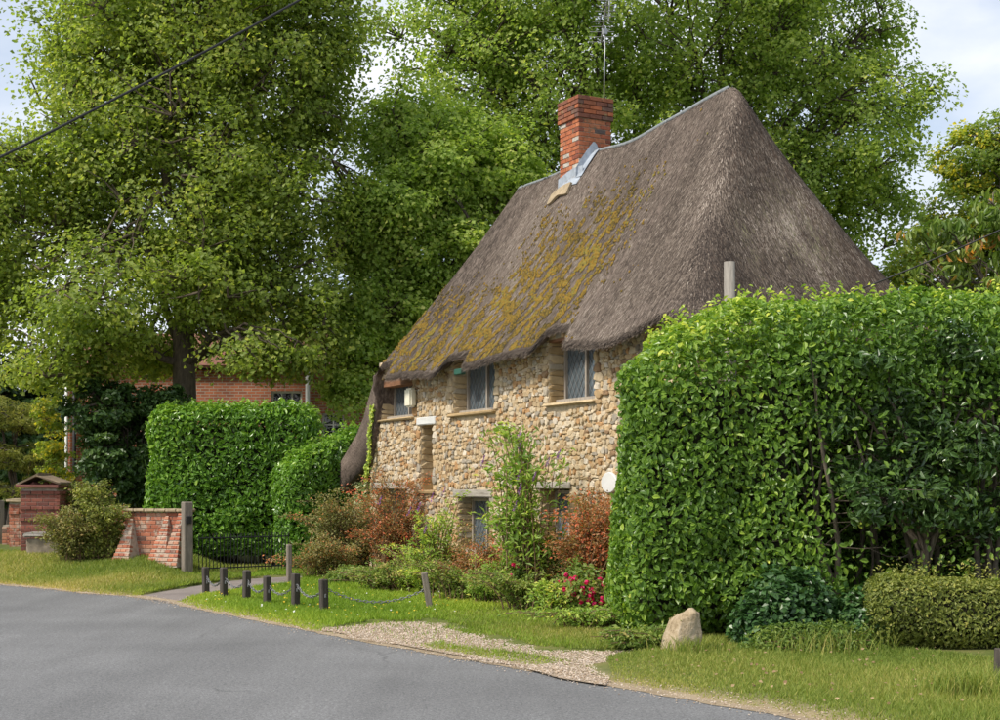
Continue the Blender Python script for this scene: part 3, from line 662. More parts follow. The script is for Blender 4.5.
# stones: 26 shared shapes, unit sized (x width, z height, -y out of the wall)
def stone_shape(k):
    r = random.Random(100 + k); n = 7; out = []; ph = r.uniform(0, 6.28)
    for i in range(n):
        a = ph + 2 * PI * i / n + r.uniform(-.30, .30)
        c_, s_ = math.cos(a), math.sin(a); q = 1 / max(abs(c_), abs(s_)); rr = min(q, 1.30) * .5 * r.uniform(.86, 1.05)
        out.append((c_ * rr, s_ * rr))
    tx, tz = r.uniform(-.35, .35), r.uniform(-.35, .35)
    V = [(p[0], .55, p[1]) for p in out] + [(p[0] * .97, -.62 + r.uniform(-.15, .15) + tx * p[0] + tz * p[1], p[1] * .97) for p in out] + [(p[0] * .80, -1 + r.uniform(-.12, .12) + tx * p[0] + tz * p[1], p[1] * .80) for p in out]
    V.append((r.uniform(-.1, .1), -1.02 + r.uniform(-.15, .1), r.uniform(-.1, .1)))
    Q = []; T = []
    for i in range(n):
        j = (i + 1) % n; Q += [(i, j, n + j, n + i), (n + i, n + j, 2 * n + j, 2 * n + i)]; T.append((2 * n + i, 2 * n + j, 3 * n))
    return np.array(V), np.array(Q), np.array(T)
SHAPES = [stone_shape(k) for k in range(26)]
STONE_ME = [Geo().add(V, Q, T).mesh("stone") for V, Q, T in SHAPES]
def pack(x0, x1, z0, z1, rects, rs, wr=(.05, .155), hr=(.045, .092)):
    out = []; z = z0
    while z < z1 - .03:
        h = rs.uniform(*hr); zm = z + h / 2
        iv = [(x0, x1)]
        for r in rects:
            if r[2] - .02 < zm < r[3] + .02:
                nv_ = []
                for a, b in iv:
                    if r[1] <= a or r[0] >= b: nv_.append((a, b)); continue
                    if r[0] > a: nv_.append((a, r[0]))
                    if r[1] < b: nv_.append((r[1], b))
                iv = nv_
        for a, b in iv:
            x = a
            while x < b - .02:
                w_ = rs.uniform(*wr) * (1.25 if rs.random() < .12 else 1)
                if b - (x + w_) < .08: w_ = b - x
                zo = .028 * math.sin(x * 2.3 + z * 5) + .018 * math.sin(x * 6.1 + z * 11)
                hh = h * rs.uniform(.78, 1.25)
                if rs.random() < .16 and w_ > .15:
                    out.append((x + w_ / 2, zm + zo + hh * .26, w_, hh * .5)); out.append((x + w_ / 2, zm + zo - hh * .26, w_, hh * .5))
                else: out.append((x + w_ / 2, zm + zo + rs.uniform(-.022, .022), w_ * rs.uniform(.9, 1.08), hh))
                x += w_
        z += h
    return out
rs = random.Random(7)
# lintels and sills interrupt the rubble too
BLOCK = list(RECTS) + [HIPCUT]
LINT = []
for k, (pa, pb, pt, pbm) in {'a': (375, 410, 482.5, 489), 'b': (455, 493, 489.5, 497), 'c': (537, 572, 481.5, 489), 'slit': (418.5, 437, 417, 424.5)}.items():
    LINT.append((k, [wx(pa), wx(pb), wpos((pa + pb) / 2, pbm)[1], wpos((pa + pb) / 2, pt)[1]])); BLOCK.append(LINT[-1][1])
SILL = []
for k in ('u1', 'u2', 'u3'):
    o_ = OPEN[k]; SILL.append([o_[0] - .08, o_[1] + .06, o_[2] - .052, o_[2] - .004]); BLOCK.append(SILL[-1])
# larger squared blocks beside the openings
QUO = []
for k, o_ in OPEN.items():
    for side in (0, 1):
        z = o_[2]
        while z < (2.95 if (k == 'u1' and side == 0) else min(o_[3], 3.55)) - .05:
            h = rs.uniform(.09, .17); w_ = rs.uniform(.12, .26)
            h = min(h, o_[3] - z)
            if k == 'slit': w_ *= .7
            a = o_[0] - w_ if side == 0 else o_[1]
            QUO.append((a + w_ / 2, z + h / 2, w_, h)); z += h
qb = [(q[0] - q[2] / 2, q[0] + q[2] / 2, q[1] - q[3] / 2, q[1] + q[3] / 2) for q in QUO]
st = pack(0.0, L, .0, WALLTOP - .05, BLOCK + qb, rs)
ok = []
for s_ in st:
    c_ = (s_[0], s_[1])
    hit = any(r[0] - s_[2] * .30 < c_[0] < r[1] + s_[2] * .30 and r[2] - s_[3] * .30 < c_[1] < r[3] + s_[3] * .30 for r in BLOCK + qb)
    if not hit: ok.append(s_)
allst = [(*s_, 0) for s_ in ok] + [(*q, 1) for q in QUO]
def vis_size(s_):
    p = to_world(s_[0], 0); px = 500 + p[0] / p[1] * FPX
    if px > 613 or s_[1] > 3.6 or s_[1] < 1.15: return 0
    return s_[2] * s_[3] / p[1] ** 2
allst.sort(key=vis_size, reverse=True)
gs = Geo()
for i, s_ in enumerate(allst):
    k = rs.randrange(26); dep = rs.uniform(.013, .036) * (1.15 if s_[4] else 1)
    fx = rs.choice((-1, 1)); sx, sz = s_[2] * 1.06, s_[3] * 1.08
    if i < 300:
        o = link("stone", STONE_ME[k], M['stone'], front); o.location = (s_[0], -.002, s_[1]); o.scale = (sx, dep, sz)
    else:
        V, Q, T = SHAPES[k]; gs.add(V * np.array([sx, dep, sz]) + np.array([s_[0], -.002, s_[1]]), Q, T)
gs.obj("rubble_stones", M['stone'], front, kind='stuff')
# near end wall rubble (faces along the lane)
gs = Geo()
for s_ in pack(0.02, WD, .0, WALLTOP - .1, [], rs, (.18, .42), (.13, .22)):
    V, Q, T = SHAPES[rs.randrange(26)]; v = V * np.array([s_[2], .035, s_[3]])
    gs.add(np.c_[L - v[:, 1], v[:, 0] + s_[0], v[:, 2] + s_[1]], Q, T)
gs.obj("rubble_stones", M['stone'], near_wall, kind='stuff')
# jamb stones lining the far reveal of every opening (they face the lane's near end), and the near reveal
for k, o_ in OPEN.items():
    for side in (0, 1):
        z = o_[2]
        while z < o_[3] - .03:
            h = min(rs.uniform(.075, .14), o_[3] - z); dp = .31
            if k == 'u1' and side == 0 and z > 3.12: break
            V, Q, T = SHAPES[rs.randrange(26)]; v = V * np.array([dp * 1.02, .022, h * 1.03])
            if side == 0: W_ = np.c_[o_[0] - v[:, 1], v[:, 0] + dp / 2 + .0, v[:, 2] + z + h / 2]; QQ, TT = Q, T
            else: W_ = np.c_[o_[1] + v[:, 1], -v[:, 0] + dp / 2, v[:, 2] + z + h / 2]; QQ, TT = Q, T
            Geo().add(W_, QQ, TT).obj("jamb_stone", M['jamb'], front); z += h
for k, r in LINT:
    me_ = bevel_box("lintel", (r[1] - r[0], .30, r[3] - r[2]), .012, 1, .006)
    o = link("lintel", me_, M['lintel'] if k != 'slit' else M['white'], front); o.location = ((r[0] + r[1]) / 2, .105, (r[2] + r[3]) / 2)
for r in SILL:
    o = link("sill", bevel_box("sill", (r[1] - r[0], .42, r[3] - r[2]), .018, 1, .008), M['jamb'], front); o.location = ((r[0] + r[1]) / 2, .125, (r[2] + r[3]) / 2)
r = OPEN['slit']; o = link("sill", bevel_box("sill", (r[1] - r[0] + .25, .42, .07), .015, 1, .006), M['jamb'], front); o.location = ((r[0] + r[1]) / 2, .13, r[2] - .035)
g = Geo().b2(r[0], r[1], .33, .42, r[2], r[3]); g.obj("blocking", M['jamb'], front)

# ---- leaded windows
def leaded_window(o_, lights=2):
    x0, x1, z0, z1 = o_[0] + .02, o_[1] - .02, o_[2] + .0, o_[3] - .02
    yv = .25; fw = .05
    g = Geo(); g.b2(x0, x0 + fw, yv, yv + .07, z0, z1).b2(x1 - fw, x1, yv, yv + .07, z0, z1).b2(x0 + fw, x1 - fw, yv, yv + .07, z0, z0 + fw * 1.2).b2(x0 + fw, x1 - fw, yv, yv + .07, z1 - fw, z1)
    wnd = g.obj("window", M['frame'], front)
    xm = (x0 + x1) / 2
    Geo().b2(xm - .022, xm + .022, yv - .006, yv + .064, z0 + fw * 1.2, z1 - fw).obj("mullion", M['frame'], wnd)
    for a, b in ((x0 + fw, xm - .022), (xm + .022, x1 - fw)):
        Geo().add([(a, yv + .045, z0 + .05), (b, yv + .038, z0 + .05), (b, yv + .045, z1 - .05), (a, yv + .040, z1 - .05)], [(0, 1, 2, 3)]).obj("pane", M['glass'], wnd)
        g = Geo(); cell = .115; zz0, zz1 = z0 + fw * 1.2, z1 - fw; tn = 1.55
        for sgn in (1, -1):
            c_ = -8.0
            while c_ < 8:
                # line z = zz0 + sgn*tn*(x-a) + c_
                pts_ = []
                for q in np.linspace(a, b, 60):
                    z = zz0 + sgn * tn * (q - a) + c_
                    if zz0 <= z <= zz1: pts_.append((q, z))
                if len(pts_) > 1:
                    p, q = pts_[0], pts_[-1]; g.tube([(p[0], yv + .034, p[1]), (q[0], yv + .034, q[1])], .0045, 4, False)
                c_ += cell * 1.7
        g.obj("lead_lattice", M['leadcame'], wnd)
    Geo().b2(x0 - .015, x1 + .015, yv - .14, yv - .003, z0 - .002, z0 + .055).obj("window_sill", M['frame'], wnd)
for k in ('u1', 'u2', 'u3', 'a', 'b', 'c'): leaded_window(OPEN[k])
for k in ('u1', 'u2', 'u3'):
    o_ = OPEN[k]; zt = min(o_[3], 3.80)
    xa = o_[0] + (.12 if k == 'u1' else -.08); o = link("timber_head", bevel_box("timber_head", (o_[1] + .08 - xa, .26, .15), .01, 1, .004), M['red_timber'], front); o.location = ((xa + o_[1] + .08) / 2, .13, zt + .075 - (.16 if k == 'u1' else 0))

# ---- chimney with every brick
chx0, chx1, chy0, chy1 = 4.14, 4.76, 1.78, 2.43
chim = Geo().b2(chx0 + .012, chx1 - .012, chy0 + .012, chy1 - .012, 5.8, 8.22).obj("chimney", M['lime_mortar'], house)
bm_s = bevel_box("brick", (.218, .10, .066), .005, 1, .0015)
bm_h = bevel_box("brick", (.104, .10, .066), .005, 1, .0015)
def put(me_, mat, loc, rz, par):
    o = bpy.data.objects.new("brick", me_); COL.objects.link(o)
    o.parent = par; o.location = loc; o.rotation_euler = (random.uniform(-.01, .01), random.uniform(-.01, .01), rz); return o
bm_s.materials.append(M['chim_brick']); bm_h.materials.append(M['chim_brick'])
bt_s = bm_s.copy(); bt_h = bm_h.copy(); bt_s.materials[0] = M['chim_top']; bt_h.materials[0] = M['chim_top']
zc = 6.62; k = 0; nc = 0
while zc < 8.24:
    topc = zc > 8.24 - 5 * .0765
    off = .032 if topc else 0.0
    S_, H_ = (bt_s, bt_h) if topc else (bm_s, bm_h)
    for f in range(4):
        lo, hi = (chx0, chx1) if f in (0, 2) else (chy0, chy1)
        lo -= off; hi += off
        pt_ = (hi - lo) / 3; row = [(q + .5, 1) for q in range(3)] if (k + f) % 2 == 0 else [(.25, 0), (1, 1), (2, 1), (2.75, 0)]
        for q, full in row:
            c_ = lo + q * pt_; d = .05 - off
            loc = {0: (c_, chy0 + d, zc), 1: (chx1 - d, c_, zc), 2: (c_, chy1 - d, zc), 3: (chx0 + d, c_, zc)}[f]
            if f in (0, 1) or topc:
                o = put(S_ if full else H_, None, loc, 0 if f in (0, 2) else PI / 2, chim); nc += 1
                o.scale = ((pt_ - .009) / .218, 1, 1) if full else ((pt_ / 2 - .009) / .104, 1, 1)
    zc += .0765; k += 1
Geo().b2(chx0 - .02, chx1 + .02, chy0 - .02, chy1 + .02, 8.225, 8.25).obj("chimney_cap", M['lime_mortar'], chim)
g = Geo(); g.tube([((chx0 + chx1) / 2 - .05, 2.1, 8.24), ((chx0 + chx1) / 2 - .05, 2.1, 8.32)], [.15, .13], 12); g.obj("flue_cover", M['lead'], chim, smooth=False)
# lead flashing: stepped apron following the roof on the near face and the front
def flash(face):
    g = Geo(); n_ = 14
    if face == 'near':
        ys = np.linspace(chy0 - .06, chy1 + .05, n_); zr = roof_z(np.full(n_, chx1 + .06), ys)
        inn_ = np.c_[np.full(n_, chx1 + .006), ys, zr + .19]; mid = np.c_[np.full(n_, chx1 + .012), ys, zr + .02]; out_ = np.c_[np.full(n_, chx1 + .20), ys, roof_z(np.full(n_, chx1 + .20), ys) + .035]
    else:
        ys = np.linspace(chx0 - .03, chx1 + .16, n_); zr = roof_z(ys, np.full(n_, chy0 - .05))
        inn_ = np.c_[ys, np.full(n_, chy0 - .008), zr + .20]; mid = np.c_[ys, np.full(n_, chy0 - .015), zr + .05]; out_ = np.c_[ys, np.full(n_, chy0 - .14), roof_z(ys, np.full(n_, chy0 - .14)) + .03]
    V = np.concatenate([inn_, mid, out_]); Q = []
    for j in range(2):
        for i in range(n_ - 1): Q.append((j * n_ + i, j * n_ + i + 1, (j + 1) * n_ + i + 1, (j + 1) * n_ + i))
    o = g.add(V, Q).obj("flashing", M['lead'], chim, smooth=False); md = o.modifiers.new("thick", 'SOLIDIFY'); md.thickness = .008
flash('near'); flash('front')
n_ = 12; ys = np.linspace(chx0 - .02, chx1 + .02, n_)
a_ = np.c_[ys, np.full(n_, chy0 - .13), roof_z(ys, np.full(n_, chy0 - .13)) + .045]
b_ = np.c_[ys, np.full(n_, chy0 - .22), roof_z(ys, np.full(n_, chy0 - .22)) + .03 + .02 * np.sin(ys * 13)]
o = Geo().add(np.r_[a_, b_], [(i, i + 1, n_ + i + 1, n_ + i) for i in range(n_ - 1)]).obj("mortar_fillet", M['fillet'], chim)
md = o.modifiers.new("thick", 'SOLIDIFY'); md.thickness = .04

# ---- TV aerial on the chimney
def lw(x, y, z): return to_world(x, y, z)
aer = empty("tv_aerial", to_world(4.64, 2.36, 8.25), TH); tag(aer, "thin metal television aerial with crossbars on mast above brick chimney", "aerial")
hm = 1.22
Geo().tube([(0, 0, -.02), (.03, 0, hm)], .013, 8).obj("mast", M['metal'], aer, True)
Geo().tube([(-.5, .25, hm - .02), (.45, -.22, hm + .34)], .014, 6).obj("boom", M['metal'], aer)
for i, t in enumerate(np.linspace(0, 1, 9)):
    p = np.array([-.5, .25, hm - .02]) * (1 - t) + np.array([.45, -.22, hm + .34]) * t
    g = Geo().tube([p + np.array([.11, .20, 0]) * (1 - .3 * t), p - np.array([.11, .20, 0]) * (1 - .3 * t)], .005, 4); g.obj("element", M['metal'], aer)
Geo().tube([(.30, -.1, hm + .05), (.36, -.12, hm + .30), (.34, -.12, hm + .75)], .012, 6).obj("second_boom", M['metal'], aer)
for i in range(7):
    z = hm + .02 + i * .095; Geo().tube([(.08, .12, z), (.62, -.38, z - .01)], .005, 4).obj("element", M['metal'], aer)
g = Geo(); g.box((.02, 0, hm - .03), (.07, .07, .09)); g.obj("clamp", M['metal'], aer)

# ---- fittings on the wall
x, z = wpos(415, 398)
lampb = Geo(); me_ = bevel_box("bulkhead_lamp", (.27, .13, .34), .03, 2); o = link("bulkhead_lamp", me_, M['cream']); o.rotation_euler.z = TH
o.location = to_world(x + .02, -.1, z + .0); tag(o, "cream box lamp fixed beside the upper window next to the roof's low end", "lamp")
x, z = wpos(463, 372); o = link("alarm_box", bevel_box("alarm_box", (.26, .10, .10), .012, 1), M['green_box']); o.rotation_euler.z = TH
o.location = to_world(x, -.06, z); tag(o, "small dark green box under the thatch above middle window's jamb", "box")
x, z = wpos(613, 482.5); g = Geo(); n_ = 32; a = np.arange(n_) * 2 * PI / n_
for yv, rr in ((-.02, 1.0), (-.055, 1.0), (-.065, .93)): g.add(np.c_[np.cos(a) * .20 * rr, np.full(n_, yv), np.sin(a) * .145 * rr])
Q = [(k * n_ + i, k * n_ + (i + 1) % n_, (k + 1) * n_ + (i + 1) % n_, (k + 1) * n_ + i) for k in range(2) for i in range(n_)]
g.add([(0, -.067, 0)]); T = [(2 * n_ + i, 2 * n_ + (i + 1) % n_, 3 * n_) for i in range(n_)]
g.Q.append(np.array(Q)); g.T.append(np.array(T)); o = g.obj("house_plaque", M['white']); o.location = to_world(x - .02, 0, z); o.rotation_euler.z = TH
tag(o, "oval white plaque on the rubble wall beside the tall hedge", "plaque")

# ------------------------------------------------------------------ vegetation builders
def lobe(px, py, Y, r, rz=None, ry=None):
    k = Y / FPX; return (np.array(at(px, py, Y)), np.array([r * k, (ry if ry is not None else r * k), (rz if rz is not None else r) * k]))
def make_plant(name, label, cat, base, lobes, ncl, per, spread, lsize, mat, trunk_r, barkm, seed, trunk_top=None, limb_r=.3, shell=.45,
               aspect=.7, updir=.7, gap=.0, gfreq=.8, group=None, flat=.6, tint_bias=0.0, droop=0.0, twig_r=.02, six=False, crown='crown', stem='trunk', lean=None, tint_amp=.35, sub=0):
    rng = np.random.default_rng(seed); base = np.array(base, float)
    root = empty(name, tuple(base)); tag(root, label, cat, group)
    if sub:
        extra = []
        for l in lobes:
            for _ in range(sub):
                dd = unit(rng.normal(size=3)); k = rng.uniform(.32, .55); extra.append((l[0] + dd * l[1] * rng.uniform(.55, .95), l[1] * k))
        full = list(lobes) + extra
    else: full = lobes
    C = []; W = []
    vol = np.array([np.prod(l[1]) ** (2 / 3) for l in full]); idx = rng.choice(len(full), ncl, p=vol / vol.sum())
    d = unit(rng.normal(size=(ncl, 3))); rad = (shell + (1 - shell) * rng.random(ncl) ** .6)
    cen = np.array([l[0] for l in full])[idx]; R = np.array([l[1] for l in full])[idx]
    C = cen + d * R * rad[:, None]
    if gap:
        k = snoise(C, gfreq, seed + 1) > -1 + gap * 2 * .5; C, d, idx = C[k], d[k], idx[k]
    C[:, 2] = np.maximum(C[:, 2], base[2] + .06)
    ncl = len(C)
    # wood: trunk, limbs to the lobes, branches to the clusters
    mid = np.mean([l[0] for l in lobes], axis=0)
    tt = np.array(trunk_top if trunk_top is not None else (base * .4 + mid * .6)) - base
    g = Geo(); n_ = 10; s = np.linspace(0, 1, n_)
    wob = np.c_[np.sin(s * 5 + seed) * .06, np.cos(s * 4 + seed) * .06, s * 0] * np.linalg.norm(tt) * .25 * s[:, None]
    TP = tt[None] * s[:, None] + wob; TR = trunk_r * (1.0 - .55 * s); TR[0] *= 1.35; TR[1] *= 1.08
    if trunk_r > 0: g.tube(TP, TR, 10); g.obj(stem, barkm, root, smooth=True)
    gb = Geo(); nodes = [TP[5:]]; 
    for l in lobes:
        e = (l[0] - base) * 1.0; j = rng.integers(4, n_ - 1); s0 = TP[j]; t = np.linspace(0, 1, 9)[:, None]
        bend = np.array([0, 0, np.linalg.norm(e - s0) * .16 * (1 if droop == 0 else -droop)])
        cv = s0 + (e - s0) * t + bend * np.sin(t * PI) + rng.normal(0, .04, (9, 3)) * np.linalg.norm(e - s0) * np.sin(t * PI)
        gb.tube(cv, np.linspace(trunk_r * limb_r, trunk_r * limb_r * .25 + .004, 9), 6); nodes.append(cv[2:])
        if trunk_r > .1:
            for _ in range(9):
                j2 = rng.integers(3, 8); e2 = e + unit(rng.normal(size=3) + np.array([0, 0, .3])) * l[1] * rng.uniform(.5, .85); t2 = np.linspace(0, 1, 7)[:, None]
                c2 = cv[j2] + (e2 - cv[j2]) * t2 + np.array([0, 0, .10 * np.linalg.norm(e2 - cv[j2])]) * np.sin(t2 * PI) + rng.normal(0, .03, (7, 3)) * np.linalg.norm(e2 - cv[j2]) * np.sin(t2 * PI)
                gb.tube(c2, np.linspace(trunk_r * limb_r * .32, .012, 7), 5); nodes.append(c2[1:])
    nodes = np.concatenate(nodes); Cl = C - base
    for i in range(ncl):
        dd = np.linalg.norm(nodes - Cl[i], axis=1) + .35 * np.maximum(nodes[:, 2] - Cl[i, 2], 0); q = nodes[np.argmin(dd)]
        m_ = (q + Cl[i]) / 2 + rng.normal(0, .07, 3) * np.linalg.norm(Cl[i] - q) + np.array([0, 0, .06 * np.linalg.norm(Cl[i] - q)])
        gb.tube([q, m_, Cl[i]], [twig_r * 1.6, twig_r, twig_r * .35], 3, False)
    gb.obj("branch" if trunk_r > 0 else "stem", barkm, root, smooth=True)
    # leaves in flattened sprays round the clusters
    n = ncl * per; ci = np.repeat(np.arange(ncl), per)
    off = rng.normal(size=(n, 3)); off *= (rng.random(n)[:, None] ** .35) / (np.linalg.norm(off, axis=1)[:, None] + 1e-9)
    sp = spread * rng.uniform(.6, 1.35, ncl)
    P = Cl[ci] + off * sp[ci][:, None] * np.array([1, 1, flat])
    if droop: P[:, 2] -= droop * .3 * rng.random(n) * spread
    Nn = unit(d)[ci] * .55 + np.array([0, 0, updir]) + rng.normal(size=(n, 3)) * .55 + off * .3
    ct = rng.random(ncl); tint = np.clip(.5 + (ct[ci] - .5) * tint_amp * 1.3 + rng.normal(0, .17, n) + tint_bias, 0, 1)
    sz = lsize * rng.uniform(.65, 1.3, n)
    ax = None
    if droop: ax = np.array([0, 0, -1.0]) + off * .4; Nn = off + rng.normal(size=(n, 3)) * .3
    g = Geo(); leaves(g, P, Nn, sz, tint, aspect, .12, ax, rng, six)
    g.obj(crown, mat, root, attr='tint'); return root

# ---- big trees
Yt = 32.0
bx = at(184, 500, Yt)
make_plant("sycamore_tree", "broad green tree with thick brown trunk behind the square clipped hedge", "tree", (bx[0], Yt, gpt(bx[0], Yt)),
    [lobe(190, -60, Yt, 150), lobe(185, 70, Yt, 125), lobe(75, 150, Yt, 85), lobe(30, 235, Yt, 95), lobe(275, 80, Yt, 88), lobe(190, 190, Yt, 115), lobe(285, 190, Yt, 80),
     lobe(300, 285, Yt, 62, 50), lobe(95, 300, Yt - 2, 85, 65), lobe(-30, 310, Yt, 80), lobe(215, 290, Yt - 1, 70, 50), lobe(110, 60, Yt + 1, 85), lobe(320, 30, Yt, 55), lobe(60, 365, Yt - 2, 60, 28), lobe(265, 350, Yt - 2, 50, 18), lobe(150, 350, Yt + 1, 45, 25), lobe(245, 320, Yt + 2, 60, 36), lobe(320, 340, Yt + 2, 45, 30), lobe(225, 250, Yt, 60), lobe(262, 345, Yt - .5, 44, 28), lobe(95, 345, Yt - 1, 52, 32), lobe(312, 335, Yt - .5, 44, 36)],
    2450, 78, .58, .110, M['f_syc'], .34, M['bark_mid'], 71, trunk_top=at(190, 150, Yt), limb_r=.32, shell=.3, gap=.36, gfreq=1.8, flat=.75, aspect=.85, twig_r=.022, sub=4)
Ym = 38.0
bx = at(690, 500, Ym)
make_plant("plane_tree", "tallest green tree rising behind the thatched ridge and chimney", "tree", (bx[0], Ym, 0),
    [lobe(640, -40, Ym, 210), lobe(560, 60, Ym, 130), lobe(470, 70, Ym, 80), lobe(710, 130, Ym, 130), lobe(800, 60, Ym, 100), lobe(850, 130, Ym - 1, 75), lobe(860, 215, Ym, 55), lobe(800, 210, Ym, 80),
     lobe(480, 180, Ym, 80), lobe(430, 30, Ym, 60), lobe(905, 105, Ym, 35), lobe(880, 30, Ym, 35), lobe(560, 180, Ym, 90), lobe(760, -60, Ym, 120)],
    2450, 78, .64, .116, M['f_mid'], .42, M['bark'], 72, trunk_top=at(690, 150, Ym), limb_r=.3, shell=.3, gap=.28, gfreq=1.7, flat=.75, aspect=.85, sub=4)
Yl = 33.5
bx = at(420, 500, Yl)
make_plant("lime_tree", "paler yellow-green tree behind the cottage's far hip and the red brick house", "tree", (bx[0], Yl, 0),
    [lobe(395, 230, Yl, 68), lobe(365, 310, Yl, 52), lobe(440, 170, Yl, 70), lobe(450, 250, Yl, 60), lobe(350, 365, Yl - 1, 30, 45), lobe(400, 130, Yl, 50), lobe(500, 170, Yl, 50), lobe(410, 320, Yl, 50), lobe(360, 220, Yl - .6, 36)],
    1050, 92, .50, .110, M['f_lime'], .24, M['bark'], 73, trunk_top=at(430, 260, Yl), limb_r=.3, shell=.3, gap=.2, gfreq=1.6, aspect=.85, sub=4)
Yr = 44.0
bx = at(985, 500, Yr)
make_plant("ash_tree", "yellow-tinged tree beyond the hip end of the thatch", "tree", (bx[0], Yr, 0),
    [lobe(985, 165, Yr, 48), lobe(1030, 150, Yr, 60), lobe(955, 230, Yr, 48), lobe(1000, 250, Yr, 60), lobe(930, 285, Yr, 40), lobe(1060, 260, Yr, 70), lobe(900, 275, Yr, 34)],
    500, 88, .5, .145, M['f_yel'], .28, M['bark'], 74, limb_r=.3, shell=.4, gap=.15, aspect=.7, tint_amp=.55)
Yc = 20.0
bx = at(1075, 500, Yc)
make_plant("cherry_tree", "cherry branches with drooping leaves reaching in over the tall hedge", "tree", (bx[0], Yc, 0),
    [lobe(960, 240, Yc, 45, 22), lobe(1005, 215, Yc, 40, 30), lobe(1040, 250, Yc, 50, 40), lobe(975, 290, Yc, 50, 22), lobe(935, 268, Yc, 25, 16), lobe(1080, 200, Yc, 60)],
    110, 34, .22, .16, M['f_cherry'], .12, M['bark_pale'], 75, trunk_top=at(1080, 270, Yc), limb_r=.28, shell=.3, aspect=.36, droop=.7, twig_r=.009, six=True, tint_amp=.5)
# dark background trees at the left and the pine
Yd = 30.2; bx = at(135, 500, Yd)
make_plant("holly_tree", "dark dense holly in the shade under the broad tree", "tree", (bx[0], Yd, gpt(bx[0], Yd)),
    [lobe(130, 440, Yd, 48, 45), lobe(108, 410, Yd, 40, 35), lobe(150, 480, Yd, 32, 35), lobe(120, 475, Yd, 40, 30), lobe(165, 410, Yd, 25, 25)],
    280, 90, .24, .11, M['f_dark'], .12, M['bark'], 76, shell=.5, aspect=.7)
Yp = 47.0; bx = at(10, 500, Yp)
make_plant("pine_tree", "olive-green pine with layered boughs behind the brick gate pier", "tree", (bx[0], Yp, 0),
    [lobe(20, 420, Yp, 30, 14), lobe(5, 455, Yp, 40, 14), lobe(40, 462, Yp, 26, 10), lobe(20, 492, Yp, 40, 12), lobe(-20, 410, Yp, 35, 20), lobe(50, 480, Yp, 22, 9)],
    190, 85, .34, .17, M['f_pine'], .2, M['bark'], 77, shell=.3, aspect=.16, flat=.5)
Yq = 58.0
for i, (px, py, r, rz, yy) in enumerate(((10, 420, 70, 85, 58), (-60, 380, 80, 120, 56), (75, 440, 45, 70, 60))):
    bx = at(px, 500, yy)
    lab = ["dark woodland tree standing right behind the olive pine", "dark woodland tree past the pine at the lane's bend", "dark woodland tree between the pine and the brick house"][i]
    make_plant("woodland_tree", lab, "tree", (bx[0], yy, 0), [lobe(px, py, yy, r, rz), lobe(px + 15, py + 30, yy, r * .8, rz * .7), lobe(px - 20, py - 30, yy, r * .7, rz * .6)],
        240, 40, .6, .30, M['f_dark'], .25, M['bark'], 80 + i, shell=.4, group="dark trees at the lane's bend")
Yy = 34.5; bx = at(52, 500, Yy)
make_plant("hazel_sapling", "sapling with yellow autumn leaves in front of white drainpipe", "sapling", (bx[0], Yy, gpt(bx[0], Yy)),
    [lobe(52, 440, Yy, 15, 24), lobe(58, 470, Yy, 16, 25), lobe(48, 415, Yy, 13, 20)], 45, 45, .2, .10, M['f_yel'], .03, M['cane'], 84, tint_bias=.25, twig_r=.008)

# ------------------------------------------------------------------ red brick house behind the trees
Yh = 37.0
def brick_wall_mat(name, c1, c2, mort):
    m, t, p, out = newmat(name)
    g_ = t.nodes.new("ShaderNodeTexCoord"); mpn = t.nodes.new("ShaderNodeMapping"); mpn.inputs['Rotation'].default_value = (PI / 2, 0, 0)
    t.links.new(g_.outputs['Object'], mpn.inputs['Vector'])
    b = t.nodes.new("ShaderNodeTexBrick"); b.inputs['Scale'].default_value = 1
    for k_, v in (('Brick Width', .225), ('Row Height', .075), ('Mortar Size', .009), ('Bias', -.1)): b.inputs[k_].default_value = v
    b.inputs['Color1'].default_value = (*c1, 1); b.inputs['Color2'].default_value = (*c2, 1); b.inputs['Mortar'].default_value = (*mort, 1)
    t.links.new(mpn.outputs[0], b.inputs['Vector'])
    n = noise_node(t, 2.0, 5, .6, g_.outputs['Object']); r = ramp(t, [(.3, (.7,) * 3), (.7, (1.2,) * 3)]); t.links.new(n.outputs['Fac'], r.inputs['Fac'])
    t.links.new(mixrgb(t, 1, b.outputs['Color'], r.outputs[0], 'MULTIPLY'), p.inputs['Base Color']); p.inputs['Roughness'].default_value = .9
    bump(t, p, b.outputs['Fac'], -.4, .01); return m
M['house_brick'] = brick_wall_mat("house_brick", (.50, .16, .075), (.30, .10, .06), (.42, .36, .30))
hx0, hx1 = at(66, 0, Yh)[0], at(420, 0, Yh)[0]
bh = empty("brick_house", ((hx0 + hx1) / 2, Yh, 0)); tag(bh, "red brick house with white sash windows half hidden behind the broad tree", "house")
hw_ = (hx1 - hx0) / 2; zev = 1.65 + (487 - 368) / FPX * Yh
def hp(px, py): p = at(px, py, Yh); return p[0] - (hx0 + hx1) / 2, p[2]
hr = []
for (a, b, c_, d) in ((271, 302, 391, 424), (322, 344, 413, 448)):
    x0, z1 = hp(a, c_); x1, z0 = hp(b, d); hr.append((x0, x1, z0, z1))
hwall = wall_with_openings("wall", -hw_, hw_, -.1, zev, hr, 0, .3, M['house_brick'], bh)
g = Geo().b2(-hw_, -hw_ + .3, .302, 6.9, -.1, zev).b2(hw_ - .3, hw_, .302, 6.9, -.1, zev).b2(-hw_ + .31, hw_ - .31, 6.6, 6.9, -.1, zev); g.obj("wall", M['house_brick'], bh)
Geo().b2(-hw_ + .32, hw_ - .32, .6, 6.5, 0, zev - .1).obj("interior", M['core'], bh)
